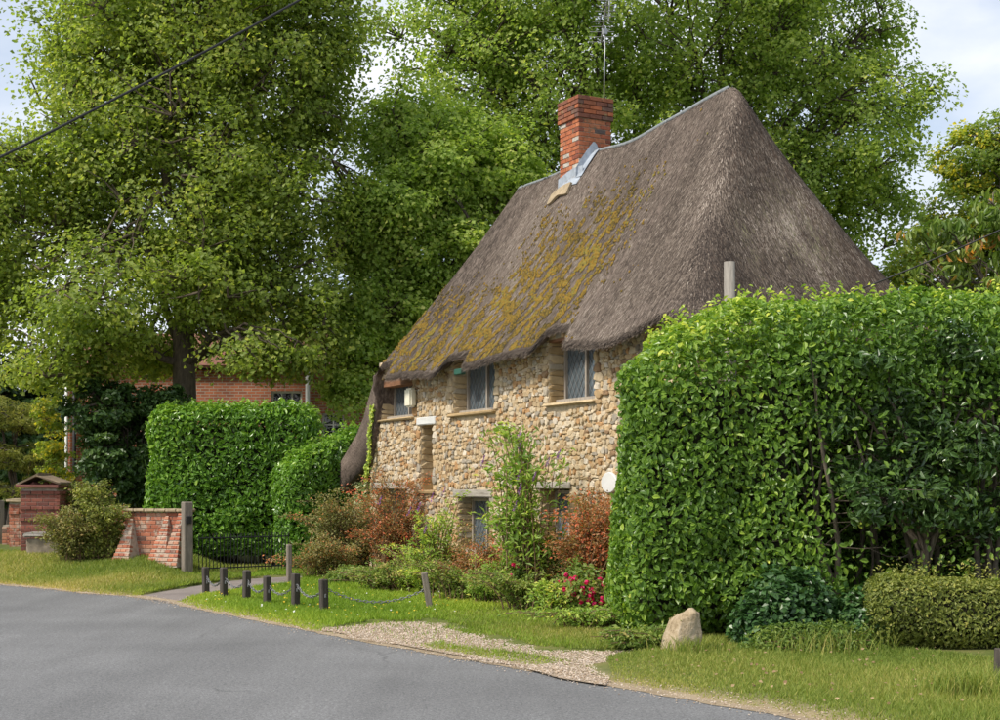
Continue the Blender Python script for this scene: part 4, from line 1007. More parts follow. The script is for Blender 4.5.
for r in hr:
    x0, x1, z0, z1 = r; f = .055
    g = Geo().b2(x0, x0 + f, .07, .15, z0, z1).b2(x1 - f, x1, .07, .15, z0, z1).b2(x0 + f, x1 - f, .07, .15, z0, z0 + f).b2(x0 + f, x1 - f, .07, .15, z1 - f, z1)
    wn = g.obj("window", M['white_frame'], bh)
    Geo().b2(x0 + .03, x1 - .03, .12, .13, z0 + .03, z1 - .03).obj("pane", M['glass2'], wn)
    g = Geo()
    for q in (1, 2) if x1 - x0 > .7 else (1,): xm = x0 + (x1 - x0) * q / (3 if x1 - x0 > .7 else 2); g.b2(xm - .018, xm + .018, .085, .118, z0 + f, z1 - f)
    nz = 3
    for q in range(1, nz): zm = z0 + (z1 - z0) * q / nz; g.b2(x0 + f, x1 - f, .087, .116, zm - .016, zm + .016)
    g.obj("glazing_bar", M['white_frame'], wn)
    Geo().b2(x0 - .05, x1 + .05, -.05, .068, z0 - .07, z0 - .003).obj("sill", M['white_frame'], wn)
# dentil course, gutter, roof
for i in range(46):
    xd = -hw_ + .1 + i * (2 * hw_ - .2) / 45; Geo().b2(xd - .055, xd + .055, -.06, -.002, zev - .16, zev - .06).obj("dentil", M['house_brick'], bh)
Geo().b2(-hw_ - .05, hw_ + .05, -.13, -.003, zev - .05, zev + .05).obj("gutter", M['black'], bh)
zr = zev + 1.3
M['tiles'] = flat_mat("clay_roof_tiles", (.20, .09, .06), .9, .35, 14, .5)
g = Geo().add([(-hw_ - .1, -.2, zev + .06), (hw_ + .1, -.2, zev + .06), (hw_ + .1, 3.45, zr), (-hw_ - .1, 3.45, zr), (-hw_ - .1, 7.1, zev + .06), (hw_ + .1, 7.1, zev + .06)], [(0, 1, 2, 3), (3, 2, 5, 4)])
o = g.obj("roof", M['tiles'], bh); md = o.modifiers.new("thick", 'SOLIDIFY'); md.thickness = .08
g = Geo().add([(-hw_, 0.01, zev), (-hw_, 6.89, zev), (-hw_, 3.45, zr - .1), (hw_, .01, zev), (hw_, 6.89, zev), (hw_, 3.45, zr - .1)], None, [(0, 2, 1), (3, 4, 5)]); g.obj("gable", M['house_brick'], bh)
for px, mt, rr in ((67.5, 'white_frame', .045), (75.5, 'black', .055), (308, 'white_frame', .06)):
    xx, _ = hp(px, 0); Geo().tube([(xx, -.09, 0), (xx, -.09, zev - .05)], rr, 8).obj("downpipe", M[mt], bh, True)

# ------------------------------------------------------------------ garden wall with raking buttresses, brick by brick
bw_s = bevel_box("brick", (.216, .102, .066), .006, 1, .002); bw_s.materials.append(M['wall_brick'])
bw_h = bevel_box("brick", (.104, .102, .066), .006, 1, .002); bw_h.materials.append(M['wall_brick'])
bw_w = bevel_box("brick", (.105, .105, .060), .006, 1, .002); bw_w.materials.append(M['wall_brick'])
Yw = 25.6
wx0, wx1 = at(126, 0, Yw + .5)[0], at(186, 0, Yw)[0]
rzw = math.atan2(-.4, wx1 - wx0)
zb = gpt((wx0 + wx1) / 2, Yw + .2) - .12
gw = empty("garden_wall", (wx0, Yw + .4, zb), rzw); tag(gw, "low weathered red brick wall with raking buttresses joining the timber gatepost", "wall")
lw_ = math.hypot(wx1 - wx0, .4); hwz = 1.22 - zb
core = Geo().b2(0.02, lw_ - .02, .012, .20, 0, hwz - .04).obj("wall_core", M['lime_mortar'], gw)
z = .04; k = 0
while z < hwz - .07:
    u = -.113 * (k % 2) if k % 2 else 0.0
    u = .0
    if k % 2: put(bw_h, None, (.054, .05, z), 0, core); u = .113
    while u < lw_ - .05:
        if lw_ - u < .2: put(bw_h, None, (u + .055, .05, z), 0, core); u += .113; continue
        put(bw_s, None, (u + .11, .05, z), 0, core); u += .225
    z += .0755; k += 1
i = 0
while i * .226 < lw_ - .1:
    me_ = bevel_box("coping_stone", (.222, .34, .06), .015, 1, .005); o = link("coping_stone", me_, M['fillet'], gw); o.location = (.11 + i * .226, .10, hwz + .0); i += 1
for bxp, hb, wb in ((.16, .86, .40), (.92, .92, .42), (lw_ - .1, .98, .34)):
    # raking buttress: narrow at the top, battered forward at the base
    bt = Geo(); n_ = int(hb / .075); pr = lambda t: .42 * (1 - t) + .03
    vs = []
    for t in (0, 1):
        wv = wb * (1 - t) + .07 * t; pj = pr(t)
        vs += [(bxp - wv / 2 + .006, .0, t * hb), (bxp + wv / 2 - .006, .0, t * hb), (bxp + wv / 2 - .006, -pj + .01, t * hb), (bxp - wv / 2 + .006, -pj + .01, t * hb)]
    bt.add(vs, [(0, 3, 2, 1), (4, 5, 6, 7), (0, 1, 5, 4), (1, 2, 6, 5), (2, 3, 7, 6), (3, 0, 4, 7)])
    b_o = bt.obj("buttress", M['lime_mortar'], gw)
    for r_ in range(n_):
        t = (r_ + .5) / n_; wv = wb * (1 - t) + .07 * t; pj = pr(t); zz = r_ * .075 + .04
        u = bxp - wv / 2
        while u < bxp + wv / 2 - .03:
            wl = min(.105, bxp + wv / 2 - u); o = put(bw_w, None, (u + wl / 2, -pj + .05, zz), 0, b_o); o.scale = (wl / .108, 1, 1.02); o.rotation_euler.x = -math.atan2(.39, hb); u += .108
# gateposts, iron gate bars
def post(name, label, cat, px, pyb, h, w_, mat, Y=None, lean=(0, 0), group=None, z0=None, bev=.012):
    if Y is None: x, y = gnd(px, pyb)
    else: x, y = (px - 500) / FPX * Y, Y
    zg = gpt(x, y)
    o = link(name, bevel_box(name, (w_, w_, h + .25), bev, 1, .004), mat); o.location = (x, y, zg + (h - .25) / 2); o.rotation_euler = (lean[0], lean[1], TH + .1)
    tag(o, label, cat, group); return o
gp = post("gatepost", "tall grey timber gatepost at the end of the brick garden wall", "gatepost", 187, 578, 1.30, .17, M['gatepost'])
lat = link("gate_latch", bevel_box("gate_latch", (.05, .10, .14), .008), M['iron'], gp); lat.location = (.10, 0, .45)
post("gatepost", "slim brown timber gatepost beside the second clipped hedge", "gatepost", 289, 582, .68, .085, M['gatepost'])
bx_ = at(193, 0, 25.2); ex_ = at(286, 0, 26.6)
rail = empty("iron_railing", (bx_[0], 25.2 + .5, 0)); tag(rail, "low black iron railing along the foot of the square clipped hedge", "railing")
dv = np.array([ex_[0] - bx_[0], 1.2, 0])
for t in np.linspace(0, 1, 27): p = dv * t; Geo().tube([p, p + np.array([0, 0, .78])], .009, 5).obj("bar", M['iron'], rail)
for z in (.14, .70): Geo().tube([np.array([0, 0, z]), dv + np.array([0, 0, z])], .013, 5).obj("rail", M['iron'], rail)

# brick gate pier and the lower wall piers beyond it
def pier(name, label, px0, px1, pyt, Y, depth, bands, mat, rz=0.0, group=None):
    x0, x1 = at(px0, 0, Y)[0], at(px1, 0, Y)[0]; zt = CAMH + (HZ - pyt) / FPX * Y; w_ = x1 - x0
    zg = gpt((x0 + x1) / 2, Y) - .05
    root = empty(name, ((x0 + x1) / 2, Y, zg), rz); tag(root, label, "pier", group); hh = zt - zg
    body = Geo().b2(-w_ / 2 + .012, w_ / 2 - .012, .012, depth, 0, hh).obj("pier_core", M['lime_mortar'], root)
    me1 = bevel_box("brick", (.216, .102, .066), .006, 1, .002); me1.materials.append(mat); me2 = bevel_box("brick", (.104, .102, .066), .006, 1, .002); me2.materials.append(mat)
    z = .04; k = 0
    while z < hh - .03:
        band = any(abs(z - (hh - b_)) < .04 for b_ in bands); of = .03 if band else 0
        for f in (0, 1):
            lo, hi = (-w_ / 2, w_ / 2) if f == 0 else (0, depth)
            u = lo + (.113 if (k + f) % 2 else 0)
            if (k + f) % 2:
                loc = (lo + .055, .05 - of, z) if f == 0 else (w_ / 2 - .05 + of, lo + .055, z); put(me2, None, loc, 0 if f == 0 else PI / 2, body)
            while u < hi - .05:
                wl = .227 if hi - u > .2 else .113; c_ = u + wl / 2
                loc = (c_, .05 - of, z) if f == 0 else (w_ / 2 - .05 + of, c_, z)
                put(me1 if wl > .2 else me2, None, loc, 0 if f == 0 else PI / 2, body); u += wl
        z += .0755; k += 1
    return root, w_, hh
pr_, w_, hh = pier("gate_pier", "dark red brick gate pier with banded courses and broken pitched cap", 20, 57, 488, 27.6, .75, (.12, .36, .60), M['pier_brick'])
o = link("cap_slab", bevel_box("cap_slab", (w_ + .12, .9, .06), .012, 1, .01), M['pier_brick'], pr_); o.location = (0, .36, hh + .03)
# pitched cap, two leaning slabs and rubble between
for sx, rot in ((-.22, .45), (.2, -.32)):
    o = link("cap_tile", bevel_box("cap_tile", (.5, .8, .05), .012, 1, .012), M['pier_cap'], pr_); o.location = (sx, .36, hh + .17); o.rotation_euler.y = -rot
gp_ = Geo(); rng = np.random.default_rng(91); rocks(gp_, np.c_[rng.uniform(-.3, .3, 14), rng.uniform(.05, .6, 14), np.full(14, hh + .08)], rng.uniform(.05, .11, 14), rng); gp_.obj("broken_masonry", M['pier_brick'], pr_)
# stone ledge at its foot
o = link("plinth", bevel_box("plinth", (.72, .5, .38), .02, 1, .01), M['plinth'], pr_); o.location = (.32, -.34, .16)
o = link("plinth_slab", bevel_box("plinth_slab", (.82, .58, .08), .03, 2, .02), M['pole'], pr_); o.location = (.30, -.36, .43)
p2, w2, h2 = pier("wall_pier", "narrow weathered brick pier beyond the dark banded gate pier", 9, 21, 502, 30.5, .5, (.2,), M['wall_brick'])
o = link("cap_slab", bevel_box("cap_slab", (w2 + .1, .6, .07), .015, 1, .01), M['fillet'], p2); o.location = (0, .22, h2 + .035)
p3, w3, h3 = pier("wall_pier", "short brick pier with ivy at the end of the pier row", 2, 9, 525, 31.5, .4, (), M['wall_brick'])
post("fence_post", "grey timber fence post at the end of the brick piers", "post", 0, 570, 1.0, .16, M['gatepost'], Y=32)

# ------------------------------------------------------------------ hedges
def hedge(name, label, c, half, r, n, depth, lsize, mat, seed, noise=.08, nf=1.6, base_z=0.0, shoots=0, aspect=.5, six=False, mask=None, tint_bias=0, rot=0.0, updir=.35, core_in=.28, grp=None, topslope=0.0, warp=None):
    rng = np.random.default_rng(seed); half = np.array(half, float); root = empty(name, (c[0], c[1], base_z), rot); tag(root, label, "hedge", grp)
    inner = half - r; P = np.zeros((0, 3)); NN = np.zeros((0, 3)); SD = np.zeros(0)
    while len(P) < n:
        q = rng.uniform(-half - .25, half + .25, (n * 3, 3)); zs_ = q.copy(); zs_[:, 2] += half[2]
        dd = np.abs(q) - inner; o_ = np.maximum(dd, 0); ln = np.linalg.norm(o_, axis=1); sd = ln + np.minimum(dd.max(1), 0) - r
        sd = sd + noise * snoise(zs_, nf, seed) + noise * .6 * snoise(zs_, nf * 3.1, seed + 1) + topslope * q[:, 0] * (q[:, 2] > 0) * .0
        k = (sd < 0) & (sd > -depth * rng.random(len(sd)) ** 1.6)
        if mask is not None: k &= rng.random(len(sd)) < mask(zs_, sd)
        gr = np.where(ln[:, None] > 1e-6, o_ * np.sign(q), 0); flatn = np.where(ln[:, None] > 1e-6, gr, (dd == dd.max(1, keepdims=True)) * np.sign(q))
        P = np.r_[P, zs_[k]]; NN = np.r_[NN, unit(flatn[k])]; SD = np.r_[SD, sd[k]]
    P, NN = P[:n], NN[:n]; k = P[:, 2] > .03; P, NN = P[k], NN[k]; n = len(P)
    if topslope: P[:, 2] *= 1 + topslope * (P[:, 0] / half[0])
    if warp is not None: P[:, 2] *= warp(P[:, 0])
    tint = np.clip(.40 + rng.normal(0, .20, n) + .20 * snoise(P, 1.8, seed + 5) + tint_bias + .12 * (NN[:, 2] > .5), 0, 1)
    g = Geo(); leaves(g, P, NN * .8 + np.array([0, 0, updir]) + rng.normal(size=(n, 3)) * .5, lsize * rng.uniform(.5, 1.5, n), tint, aspect, .12, np.array([0, 0, .5]) + NN * .6, rng, six)
    if shoots:
        sx = rng.uniform(-half[0] + r * .5, half[0], shoots); sy = rng.uniform(-half[1], half[1], shoots) * .95
        for i in range(shoots):
            ax_ = max(abs(sx[i]) - inner[0], 0); ay_ = max(abs(sy[i]) - inner[1], 0); q = min(math.hypot(ax_, ay_), r); zt = 2 * half[2] - r + math.sqrt(max(r * r - q * q, 0)) - .06
            if topslope: zt *= 1 + topslope * sx[i] / half[0]
            if warp is not None: zt *= float(warp(np.array([sx[i]]))[0])
            ht = rng.uniform(.08, .26); kk = rng.integers(6, 11); t = np.linspace(0, 1, kk); ph = t * 9 + i
            D_ = np.c_[np.cos(ph), np.sin(ph), np.full(kk, .9)]
            pp = np.c_[sx[i] + np.cos(ph) * .03, sy[i] + np.sin(ph) * .03, zt + t * ht]
            leaves(g, pp, np.c_[np.cos(ph) * .5, np.sin(ph) * .5, np.full(kk, .7)] + rng.normal(size=(kk, 3)) * .25, lsize * rng.uniform(.7, 1.15, kk), np.clip(.60 + .24 * t + rng.normal(0, .12, kk), 0, 1), aspect, .12, D_, rng, six)
    g.obj("foliage", mat, root, attr='tint')
    return root
def core_block(root, half, z0, inset, extra=None):  # added dark solid that blocks light inside the hedge
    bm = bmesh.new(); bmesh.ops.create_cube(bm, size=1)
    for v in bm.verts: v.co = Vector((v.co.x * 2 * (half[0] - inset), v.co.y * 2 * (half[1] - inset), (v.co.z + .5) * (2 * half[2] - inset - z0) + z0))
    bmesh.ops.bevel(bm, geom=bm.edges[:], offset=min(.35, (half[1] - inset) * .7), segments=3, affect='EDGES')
    me_ = bpy.data.meshes.new("shade_core"); bm.to_mesh(me_); bm.free(); return link("shade_core", me_, M['core'], root)
# square clipped laurel hedge behind the gate
Ys = 28.9
hx = at(234, 0, Ys)[0]; hh_ = 1.65
hs = hedge("laurel_hedge", "square clipped bright green laurel hedge behind the iron railing", (hx, Ys + .5), (1.70, 1.1, 1.54), .42, 32000, .30, .104, M['f_laurel'], 101, .13, 1.7, .22, 320, .48, True)
core_block(hs, (1.66, 1.1, 1.46), .45, .26)
rng = np.random.default_rng(5); g = Geo()
for i in range(26): xx, yy = rng.uniform(-1.4, 1.4), rng.uniform(-.8, .5); Geo().tube([(xx, yy, -.2), (xx + rng.normal(0, .1), yy, .8)], .02, 5).obj("stem", M['bark'], hs)
# second, lower clipped hedge against the cottage end
Ys2 = 27.75; hx2 = at(319, 0, Ys2)[0]
h2_ = hedge("laurel_hedge", "smaller glossy laurel hedge between slim gatepost and thatch end", (hx2, Ys2 + .6), (.95, .62, 1.30), .36, 18000, .28, .10, M['f_laurel'], 102, .09, 1.8, .0, 60, .5, True, tint_bias=-.02, rot=.6, topslope=.16)
core_block(h2_, (.95, .62, 1.2), .0, .28)
# tall hedge before the cottage's near end: dense privet on the road side, opening into bare stems
HC = (4.66, 15.75); HH = (3.36, 1.15, 1.86)
def privet_mask(q, sd):
    x = q[:, 0]; z = q[:, 2]
    open_ = sstep(-1.7, -.8, x + .45 * snoise(q, 1.8, 9)) * (1 - sstep(2.65, 3.15, z + .35 * snoise(q, 2.2, 10) + .15 * snoise(q, 7, 12))) * (q[:, 1] < .35)
    thin = .93 * sstep(-.35, .35, snoise(q, 2.6, 13) + .5 - .45 * z / 2 + .3)
    return 1 - open_ * np.clip(thin, .75, .985)
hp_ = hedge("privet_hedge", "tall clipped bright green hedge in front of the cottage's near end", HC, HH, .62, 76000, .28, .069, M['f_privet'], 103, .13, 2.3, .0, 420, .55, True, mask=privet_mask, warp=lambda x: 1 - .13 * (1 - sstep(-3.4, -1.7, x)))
# added dark fill painting the hedge's inner shade: solid behind the leafy road side, only a back layer behind the bare part
Geo().b2(-HH[0] + .34, -1.55, -.75, .8, .1, 2.75).obj("shade_core", M['core'], hp_)
rng = np.random.default_rng(33); g = Geo()
for i in range(40):
    x0, y0 = rng.uniform(-1.2, 3.2), rng.uniform(-.75, .6); hgt = rng.uniform(2.2, 3.3); s = np.linspace(0, 1, 7); ln = rng.normal(0, .28, 2)
    cv = np.c_[x0 + ln[0] * s + .07 * np.sin(s * 7 + i), y0 + ln[1] * s + .06 * np.cos(s * 6 + i), s * hgt]
    g = Geo(); g.tube(cv, np.linspace(rng.uniform(.018, .05), .008, 7), 6)
    for k in range(5):
        a = cv[rng.integers(2, 6)]; dv_ = np.array([rng.normal(0, .6), -abs(rng.normal(.2, .4)), rng.uniform(-.1, .55)])
        g.tube([a, a + dv_ * .5 + rng.normal(0, .05, 3), a + dv_], [.010, .007, .003], 4, False)
    g.obj("stem", M['bark_pale'], hp_, smooth=True)
Geo().b2(-1.5, 3.2, .98, 1.06, .1, 3.25).obj("shade_core", M['core'], hp_)  # flat dark panel painting the shade at the back of the recess
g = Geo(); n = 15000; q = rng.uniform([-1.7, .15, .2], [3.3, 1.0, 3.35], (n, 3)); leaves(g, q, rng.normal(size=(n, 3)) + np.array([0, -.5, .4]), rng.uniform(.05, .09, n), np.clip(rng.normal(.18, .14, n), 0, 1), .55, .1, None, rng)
g.obj("shade_tinted_foliage", M['f_privet'], hp_, attr='tint')  # low tint paints the recess's shade into these leaves
# bay/laurel growing through the opening
bY = 14.45
lb = []
for px, py, r in ((905, 465, 40), (940, 500, 42), (870, 500, 30), (975, 450, 40), (985, 380, 35), (900, 405, 26), (830, 420, 22), (850, 480, 24), (990, 510, 35), (930, 430, 30), (1030, 450, 50), (955, 350, 30), (820, 370, 22), (875, 360, 24), (1020, 360, 40)): lb.append(lobe(px, py, bY + random.uniform(0, .5), r, r * .75, .3))
bx = at(925, 500, bY + .6)
make_plant("bay_shrub", "dark glossy-leaved bay growing through the open part of tall hedge", "shrub", (bx[0], bY + .6, .03), lb, 480, 18, .15, .10, M['f_bay'], .045, M['bark_pale'], 111, limb_r=.5, shell=.25, aspect=.42, twig_r=.006, six=True, updir=.5, stem="stem")

# ------------------------------------------------------------------ planting at the tall hedge's foot
def mound(name, label, cat, px, py_base, w_px, h_m, depth, Y, n, lsize, mat, seed, aspect=.6, tint_bias=0, group=None, stems=10, noise=.12, updir=.6, rz=None):
    """leafy low plant: leaves over a lumpy dome, thin stems inside"""
    rng = np.random.default_rng(seed); x = (px - 500) / FPX * Y; zg = gpt(x, Y); rx = w_px / FPX * Y / 2
    root = empty(name, (x, Y, zg)); tag(root, label, cat, group)
    d = unit(rng.normal(size=(n, 3))); d[:, 2] = np.abs(d[:, 2]); rr = (1 - .5 * rng.random(n) ** 1.5) * (1 + noise * snoise(d * 3, 1.5, seed) + noise * snoise(d * 9, 1.4, seed + 1))
    P = d * rr[:, None] * np.array([rx, depth, h_m]); P[:, 2] = np.maximum(P[:, 2], .015)
    tint = np.clip(.45 + rng.normal(0, .2, n) + .18 * snoise(P, 6 / max(rx, .2), seed + 2) + tint_bias, 0, 1)
    g = Geo(); leaves(g, P, d * .7 + np.array([0, 0, updir]) + rng.normal(size=(n, 3)) * .6, lsize * rng.uniform(.6, 1.3, n), tint, aspect, .1, None, rng)
    g.obj("foliage", mat, root, attr='tint')
    g = Geo()
    for i in range(stems): e = d[i] * np.array([rx, depth, h_m]) * .9; g.tube([(0, 0, -.02), e * .5 + np.array([0, 0, h_m * .15]), e], [.012, .008, .003], 4, False)
    g.obj("stem", M['cane'], root); return root
mound("ivy_clump", "dark blue-green ivy clump at the foot of tall hedge", "ivy", 785, 640, 120, .78, .45, 14.3, 5200, .075, M['f_ivy'], 121, .8)
mound("ivy_clump", "dark ivy sprawling between the tall hedge and low clipped hedge", "ivy", 860, 640, 90, .55, .4, 14.2, 3200, .07, M['f_ivy'], 122, .8, .1)
lh = hedge("low_hedge", "low olive-green clipped hedge at the grass edge below tall hedge", (at(985, 0, 14.0)[0], 14.05), (1.20, .42, .36), .26, 24000, .16, .042, M['f_lonic'], 123, .06, 3.0, .02, 90, .5)
core_block(lh, (1.20, .42, .36), .02, .14)
mound("honeysuckle_mound", "rounded olive shrub bulging at the low hedge's end", "shrub", 905, 640, 80, .80, .45, 14.35, 5200, .042, M['f_lonic'], 124, .5, .08)
mound("periwinkle_patch", "ground-hugging periwinkle with tiny violet flowers below ivy clump", "plant", 815, 650, 150, .28, .3, 13.75, 2600, .05, M['f_weed'], 125, .45, -.15)
# ------------------------------------------------------------------ cottage garden shrubs
def arching(name, label, px, Y, h, spread, n_st, per, lsize, mat, seed, tint_bias=0.0, up=.9, yoff=0.25, dirx=0.0, cat="shrub", aspect=.55, group=None, side=.10):
    """many arching canes with small leaves set along them and their side twigs"""
    rng = np.random.default_rng(seed); x = (px - 500) / FPX * Y; zg = gpt(x, Y); root = empty(name, (x, Y, zg)); tag(root, label, cat, group)
    gs_, gl = Geo(), Geo(); s = np.linspace(0, 1, 8)
    nd = max(5, n_st // 9); da = rng.uniform(0, 2 * PI, nd); dl = rng.uniform(.4, 1.65, nd); dh = rng.uniform(.42, 1.15, nd)
    for i in range(n_st):
        kd = rng.integers(0, nd); a = da[kd] + rng.normal(0, .28); rd = spread * dl[kd] * rng.uniform(.55, 1.1); hh_ = h * dh[kd] * rng.uniform(.7, 1.08)
        ex, ey = math.cos(a) * rd + dirx * rng.random(), math.sin(a) * rd * .7
        b0 = np.array([rng.normal(0, spread * .22), rng.normal(0, spread * .15), -.03])
        cv = np.c_[b0[0] + ex * s ** 1.5, b0[1] + ey * s ** 1.5, hh_ * np.sin(np.minimum(s * (PI * .5 + (1 - up) * 1.6), 3)) ** .9]
        gs_.tube(cv, np.linspace(.011, .003, 8), 4, False)
        t = rng.uniform(.12, 1.0, per); j = np.minimum((t * 7).astype(int), 6); fr = (t * 7 - j)[:, None]
        p = cv[j] * (1 - fr) + cv[j + 1] * fr; tv = unit(cv[j + 1] - cv[j])
        of = rng.normal(size=(per, 3)) * side * (1.25 - .75 * t)[:, None] * np.array([1, 1, .7]); ct = rng.normal(0, .16)
        leaves(gl, p + of, rng.normal(size=(per, 3)) * .6 + np.array([0, -.15, .8]), lsize * rng.uniform(.6, 1.35, per), np.clip(.45 + ct + rng.normal(0, .19, per) + tint_bias + .15 * (t - .5), 0, 1), aspect, .1, tv + of * 4, rng)
    gs_.obj("cane", M['cane'], root); gl.obj("foliage", mat, root, attr='tint'); return root
def garden_pt(px, yl):  # depth of a point yl metres in front of the street wall, on the line of sight through px
    O = F0 - NY * yl; r = (px - 500) / FPX; x = (r * O[1] - O[0]) / (EX[0] - EX[1] * r); return O[1] + EX[1] * x
arching("cotoneaster", "sprawling olive-brown cotoneaster at the thatch's low end", 350, garden_pt(350, .9), 1.35, .95, 110, 120, .045, M['f_coto_g'], 131)
arching("cotoneaster", "straggly brown cotoneaster spilling beside the chain posts", 328, garden_pt(328, 1.5), .68, .62, 60, 120, .042, M['f_coto_g'], 132, .12)
arching("cotoneaster", "red-tinged cotoneaster climbing over the window at slit opening's foot", 394, garden_pt(394, .5), 1.7, .62, 80, 120, .043, M['f_coto'], 133, .2)
arching("cotoneaster", "rusty cotoneaster below the middle ground-floor window", 488, garden_pt(488, .65), .9, .75, 80, 130, .043, M['f_coto'], 134, .14)
arching("cotoneaster", "bushy red-berried cotoneaster between the flowers and tall hedge", 596, garden_pt(596, .6), 1.4, .72, 100, 130, .045, M['f_coto'], 135, .24)
arching("cotoneaster", "slender upright cotoneaster spire against the wall below the plaque", 588, garden_pt(588, .2), 1.85, .16, 22, 130, .04, M['f_coto'], 136, .02, up=1.0)
arching("cotoneaster", "low rusty cotoneaster straggling under the right ground-floor window", 546, garden_pt(546, .6), .95, .5, 60, 130, .042, M['f_coto_g'], 146, .2)
arching("cotoneaster", "wispy brown cotoneaster left of the middle ground-floor window", 452, garden_pt(452, .4), 1.25, .42, 36, 110, .042, M['f_coto_g'], 147, .22)
arching("buddleia", "tall arching green buddleia with mauve spikes before the cottage wall", 524, garden_pt(524, .95), 2.35, .55, 44, 56, .11, M['f_budd'], 137, -.02, up=.98, aspect=.34, side=.11)
arching("buddleia", "yellow-green leafy buddleia right of the slit opening", 438, garden_pt(438, .8), 1.7, .50, 26, 44, .085, M['f_budd'], 138, .12, up=.95, aspect=.34)
arching("buddleia", "leggy young buddleia against the right ground-floor window", 556, garden_pt(556, .5), 1.75, .34, 18, 46, .10, M['f_budd'], 139, -.1, up=1.0, aspect=.34)
def spikes(root_px, Y, n, seed, zlo, zhi, w_, parent_name):
    rng = np.random.default_rng(seed); o_ = [o for o in COL.objects if o.name == parent_name][0]; g = Geo()
    for i in range(n):
        b = np.array([rng.normal(0, w_), rng.normal(-.1, .2), rng.uniform(zlo, zhi)]); t = rng.random(40); p = b + np.c_[t * .05, t * 0, t * .14] + rng.normal(0, .012, (40, 3)) * (1.1 - t)[:, None]
        g = Geo(); leaves(g, p, rng.normal(size=(40, 3)), .022, rng.random(40), .8, .1, None, rng); g.obj("flower_spike", M['f_purple'], o_, attr='tint')
spikes(522, 0, 12, 141, 1.0, 2.3, .35, "buddleia"); spikes(440, 0, 6, 142, .8, 1.7, .3, "buddleia.001")
# variegated ivy on the lean-to
Yv = garden_pt(352, -.1); p = to_world(-.42, .2)
rng = np.random.default_rng(143); n = 2600; root = empty("variegated_ivy", (p[0], p[1], 0), TH); tag(root, "pale variegated ivy hanging below the low thatch end", "ivy")
q = np.c_[rng.normal(0, .24, n), rng.uniform(-.28, .1, n), rng.uniform(.55, 1.75, n)]; g = Geo(); leaves(g, q, np.array([0, -1, .4]) + rng.normal(size=(n, 3)) * .5, rng.uniform(.05, .08, n), rng.random(n), .8, .1, None, rng); g.obj("foliage", M['f_varieg'], root, attr='tint')
g = Geo(); [g.tube([(rng.normal(0, .15), -.05, -.02), (rng.normal(0, .2), -.05, 1.0), (rng.normal(0, .2), -.08, 1.7)], .01, 4) for _ in range(8)]; g.obj("stem", M['cane'], root)
p = to_world(.20, -.14); rng = np.random.default_rng(144); n = 420; root = empty("ivy_strand", (p[0], p[1], 0), TH); tag(root, "thin green ivy strand climbing the thatch's cut edge", "ivy")
t = rng.random(n); zz = 1.75 + t * 1.45; xx = np.interp(zz, [1.6, 2.4, 3.3], [-.06, .12, .24]) + .04 * np.sin(zz * 9); g = Geo()
leaves(g, np.c_[xx + rng.normal(0, .04, n), -.03 + rng.normal(0, .02, n), zz], np.array([0, -1, .3]) + rng.normal(size=(n, 3)) * .4, rng.uniform(.045, .07, n), .5 + .5 * rng.random(n), .85, .1, None, rng); g.obj("foliage", M['f_budd'], root, attr='tint')
g = Geo(); z = np.linspace(0.0, 3.2, 26); g.tube(np.c_[np.interp(z, [0, 1.6, 2.4, 3.3], [-.06, -.06, .12, .24]) + .04 * np.sin(z * 9), np.full(26, -.012), z], .007, 4); g.obj("stem", M['cane'], root)
# flowers: fuchsia-pink
def pink(label, px, yl, h, sp, nfl, seed, group=None):
    Y = garden_pt(px, yl); root = arching("pink_flower_shrub", label, px, Y, h, sp, 34, 60, .06, M['f_weed'], seed, -.05, up=.95, aspect=.7, side=.07, group=group)
    rng = np.random.default_rng(seed + 1); g = Geo()
    for i in range(nfl):
        a = rng.uniform(0, 6.28); c_ = np.array([math.cos(a) * sp * rng.uniform(.2, 1.1), -abs(math.sin(a)) * sp * .8, h * rng.uniform(.35, 1.0)]); k = 16
        dd = unit(rng.normal(size=(k, 3))); g = Geo(); leaves(g, c_ + dd * .024, dd, .045, rng.random(k), .8, .12, None, rng); g.obj("flower", M['f_rose'], root, attr='tint')
pink("low shrub of magenta flowers in front of the red-berried cotoneaster", 590, 1.35, .50, .36, 44, 151)
pink("small upright plant with magenta blooms below the tall buddleia", 570, 1.3, .60, .16, 20, 153)
pink("single tall stem with magenta blooms beside leaning stake's bed", 512, 1.2, .55, .14, 5, 155)
